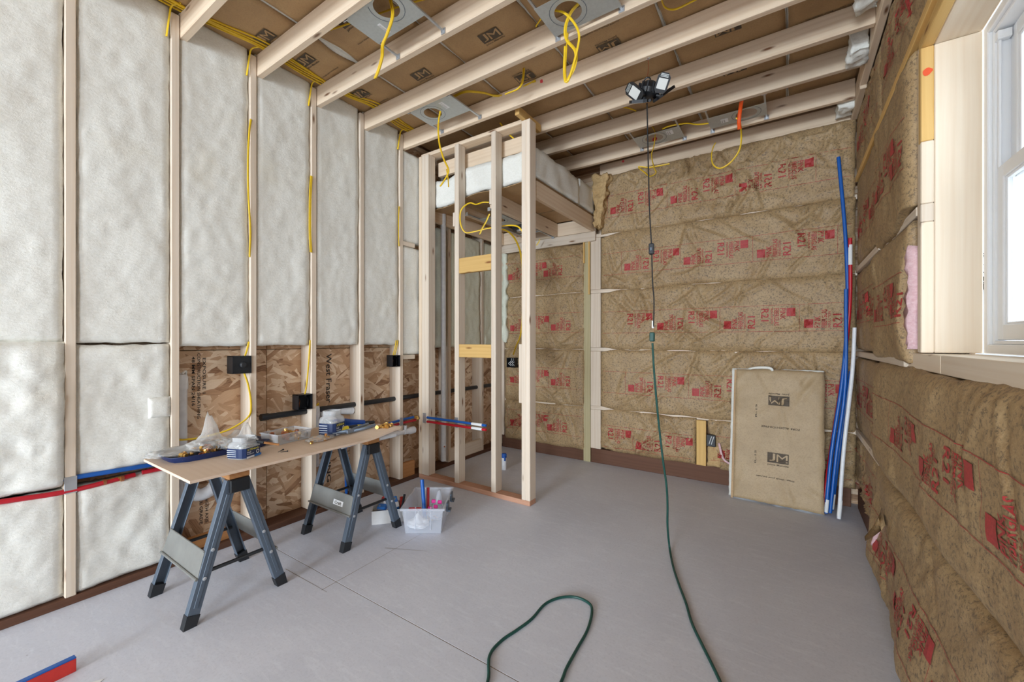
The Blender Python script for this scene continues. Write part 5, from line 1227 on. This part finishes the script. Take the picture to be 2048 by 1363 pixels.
pack(.045, -.01, .030, .06, .03, .12, 'bluepk', -.5, .5, 'blue and white package leaning in the white carton', 'paper')
pack(-.045, .0, .015, .06, .05, .09, 'bluepk', .2, -.3, 'pale blue package at the left of the white carton', 'paper')
pack(.09, .03, .030, .03, .03, .10, 'redpl', -.2, .2, 'narrow red package at the right end of the white carton')
bag(Mc @ Vector((-.065, -.02, .05)), .05, .045, .07, 3., 'grey crumpled bag at the left end of the white carton', ((0, 0, .6),))
o = MB().tube([Mc @ Vector((.075, -.03, .03)), Mc @ Vector((.105, .02, .155))], .010, 8, 1, .006).build('dark_tool', M['blackrub']); tag(o, 'dark slim tool handle sticking out of the white carton', 'hand tool')
# bar at the lower left corner
p0 = onZ(153, 1341, 0.); p1 = onZ(108, 1363, 0.); dd = (p1-p0).normalized(); n_ = Vector((-dd.y, dd.x, 0)); n_ = n_ if n_.dot(p0) > 0 else -n_
lv = thing('spirit_level', p0+dd*.2, 'red bar with a blue top edge at the lower left corner', 'level')
Ml = Matrix((dd, n_, UZ)).transposed().to_4x4(); Ml.translation = p0
MB().rbox(0, .42, 0, .022, 0, .050, .002, Ml).build('red_body', M['redpl'], lv); MB().rbox(0, .42, -.001, .023, .050, .056, .002, Ml).build('blue_edge', M['blue'], lv)
q = onZ(208, 1357, 0.); m = MB(); m.prism([q, q+Vector((.10, -.16, 0)), q+Vector((-.09, -.15, 0))], (0, 0, .0006), (0, 0, .002)); tag(m.build('paper_scrap', M['paper']), 'white paper corner at the bottom edge beside the red bar', 'paper scrap')

# ================================================================== outside the window
og = MB(); n_ = 24
for j in range(n_+1):
    for i in range(n_+1):
        x = .66+64*(i/n_)**1.5; y = -20+80*j/n_; og.v.append(Vector((x, y, -.35+.155*max(0, y-4)*sstep(0, 8, y)+.15*fb(x*.2, y*.2, 1)*sstep(1, 4, x))))
for j in range(n_):
    for i in range(n_): a = j*(n_+1)+i; og.f.append([a, a+1, a+n_+2, a+n_+1])
tag(og.build('snow_ground', M['snow'], None, True), kind='structure')
def gz(y): return -.45+.155*max(0, y-4)
def conifer(x, y, h, r, seed, label):
    t = thing('conifer_tree', (x, y, gz(y)), label, 'tree', 'snowy conifers outside')
    MB().tube([(x, y, gz(y)), (x, y, gz(y)+h*.55), (x, y, gz(y)+h*.98)], lambda q: .16*(1-q)+.02, 8, 4).build('trunk', M['bark'], t)
    m = MB(); rn = random.Random(seed)
    for i in range(220):
        z = rn.random()**1.2; a = rn.uniform(0, 6.283); L = r*(1-z)*(.7+.5*rn.random())+.15; zz = gz(y)+h*(.08+.9*z)
        b = Vector((x, y, zz)); e = b+Vector((math.cos(a)*L, math.sin(a)*L, -L*.25)); s = Vector((-math.sin(a), math.cos(a), 0))*L*.16
        mid = b+(e-b)*.6
        m.add([b, mid+s, e, mid-s, mid+Vector((0, 0, -L*.16))], [(0,1,2,3), (0,3,4), (0,4,1), (2,1,4), (2,4,3)])
    tag(m.build('foliage', M['needles'], t, fix=False), kind='stuff')
for x, y, h, r, lb in ((9.6, 31.5, 6.0, 1.5, 'nearest of the row'), (11.6, 35, 6.5, 1.6, 'second of the row'), (8.2, 36, 5.5, 1.4, 'farthest left'), (14.5, 38, 7, 1.8, 'far right of the row')):
    conifer(x, y, h, r, int(x*10), 'dark conifer on the snowy slope outside the window, '+lb)
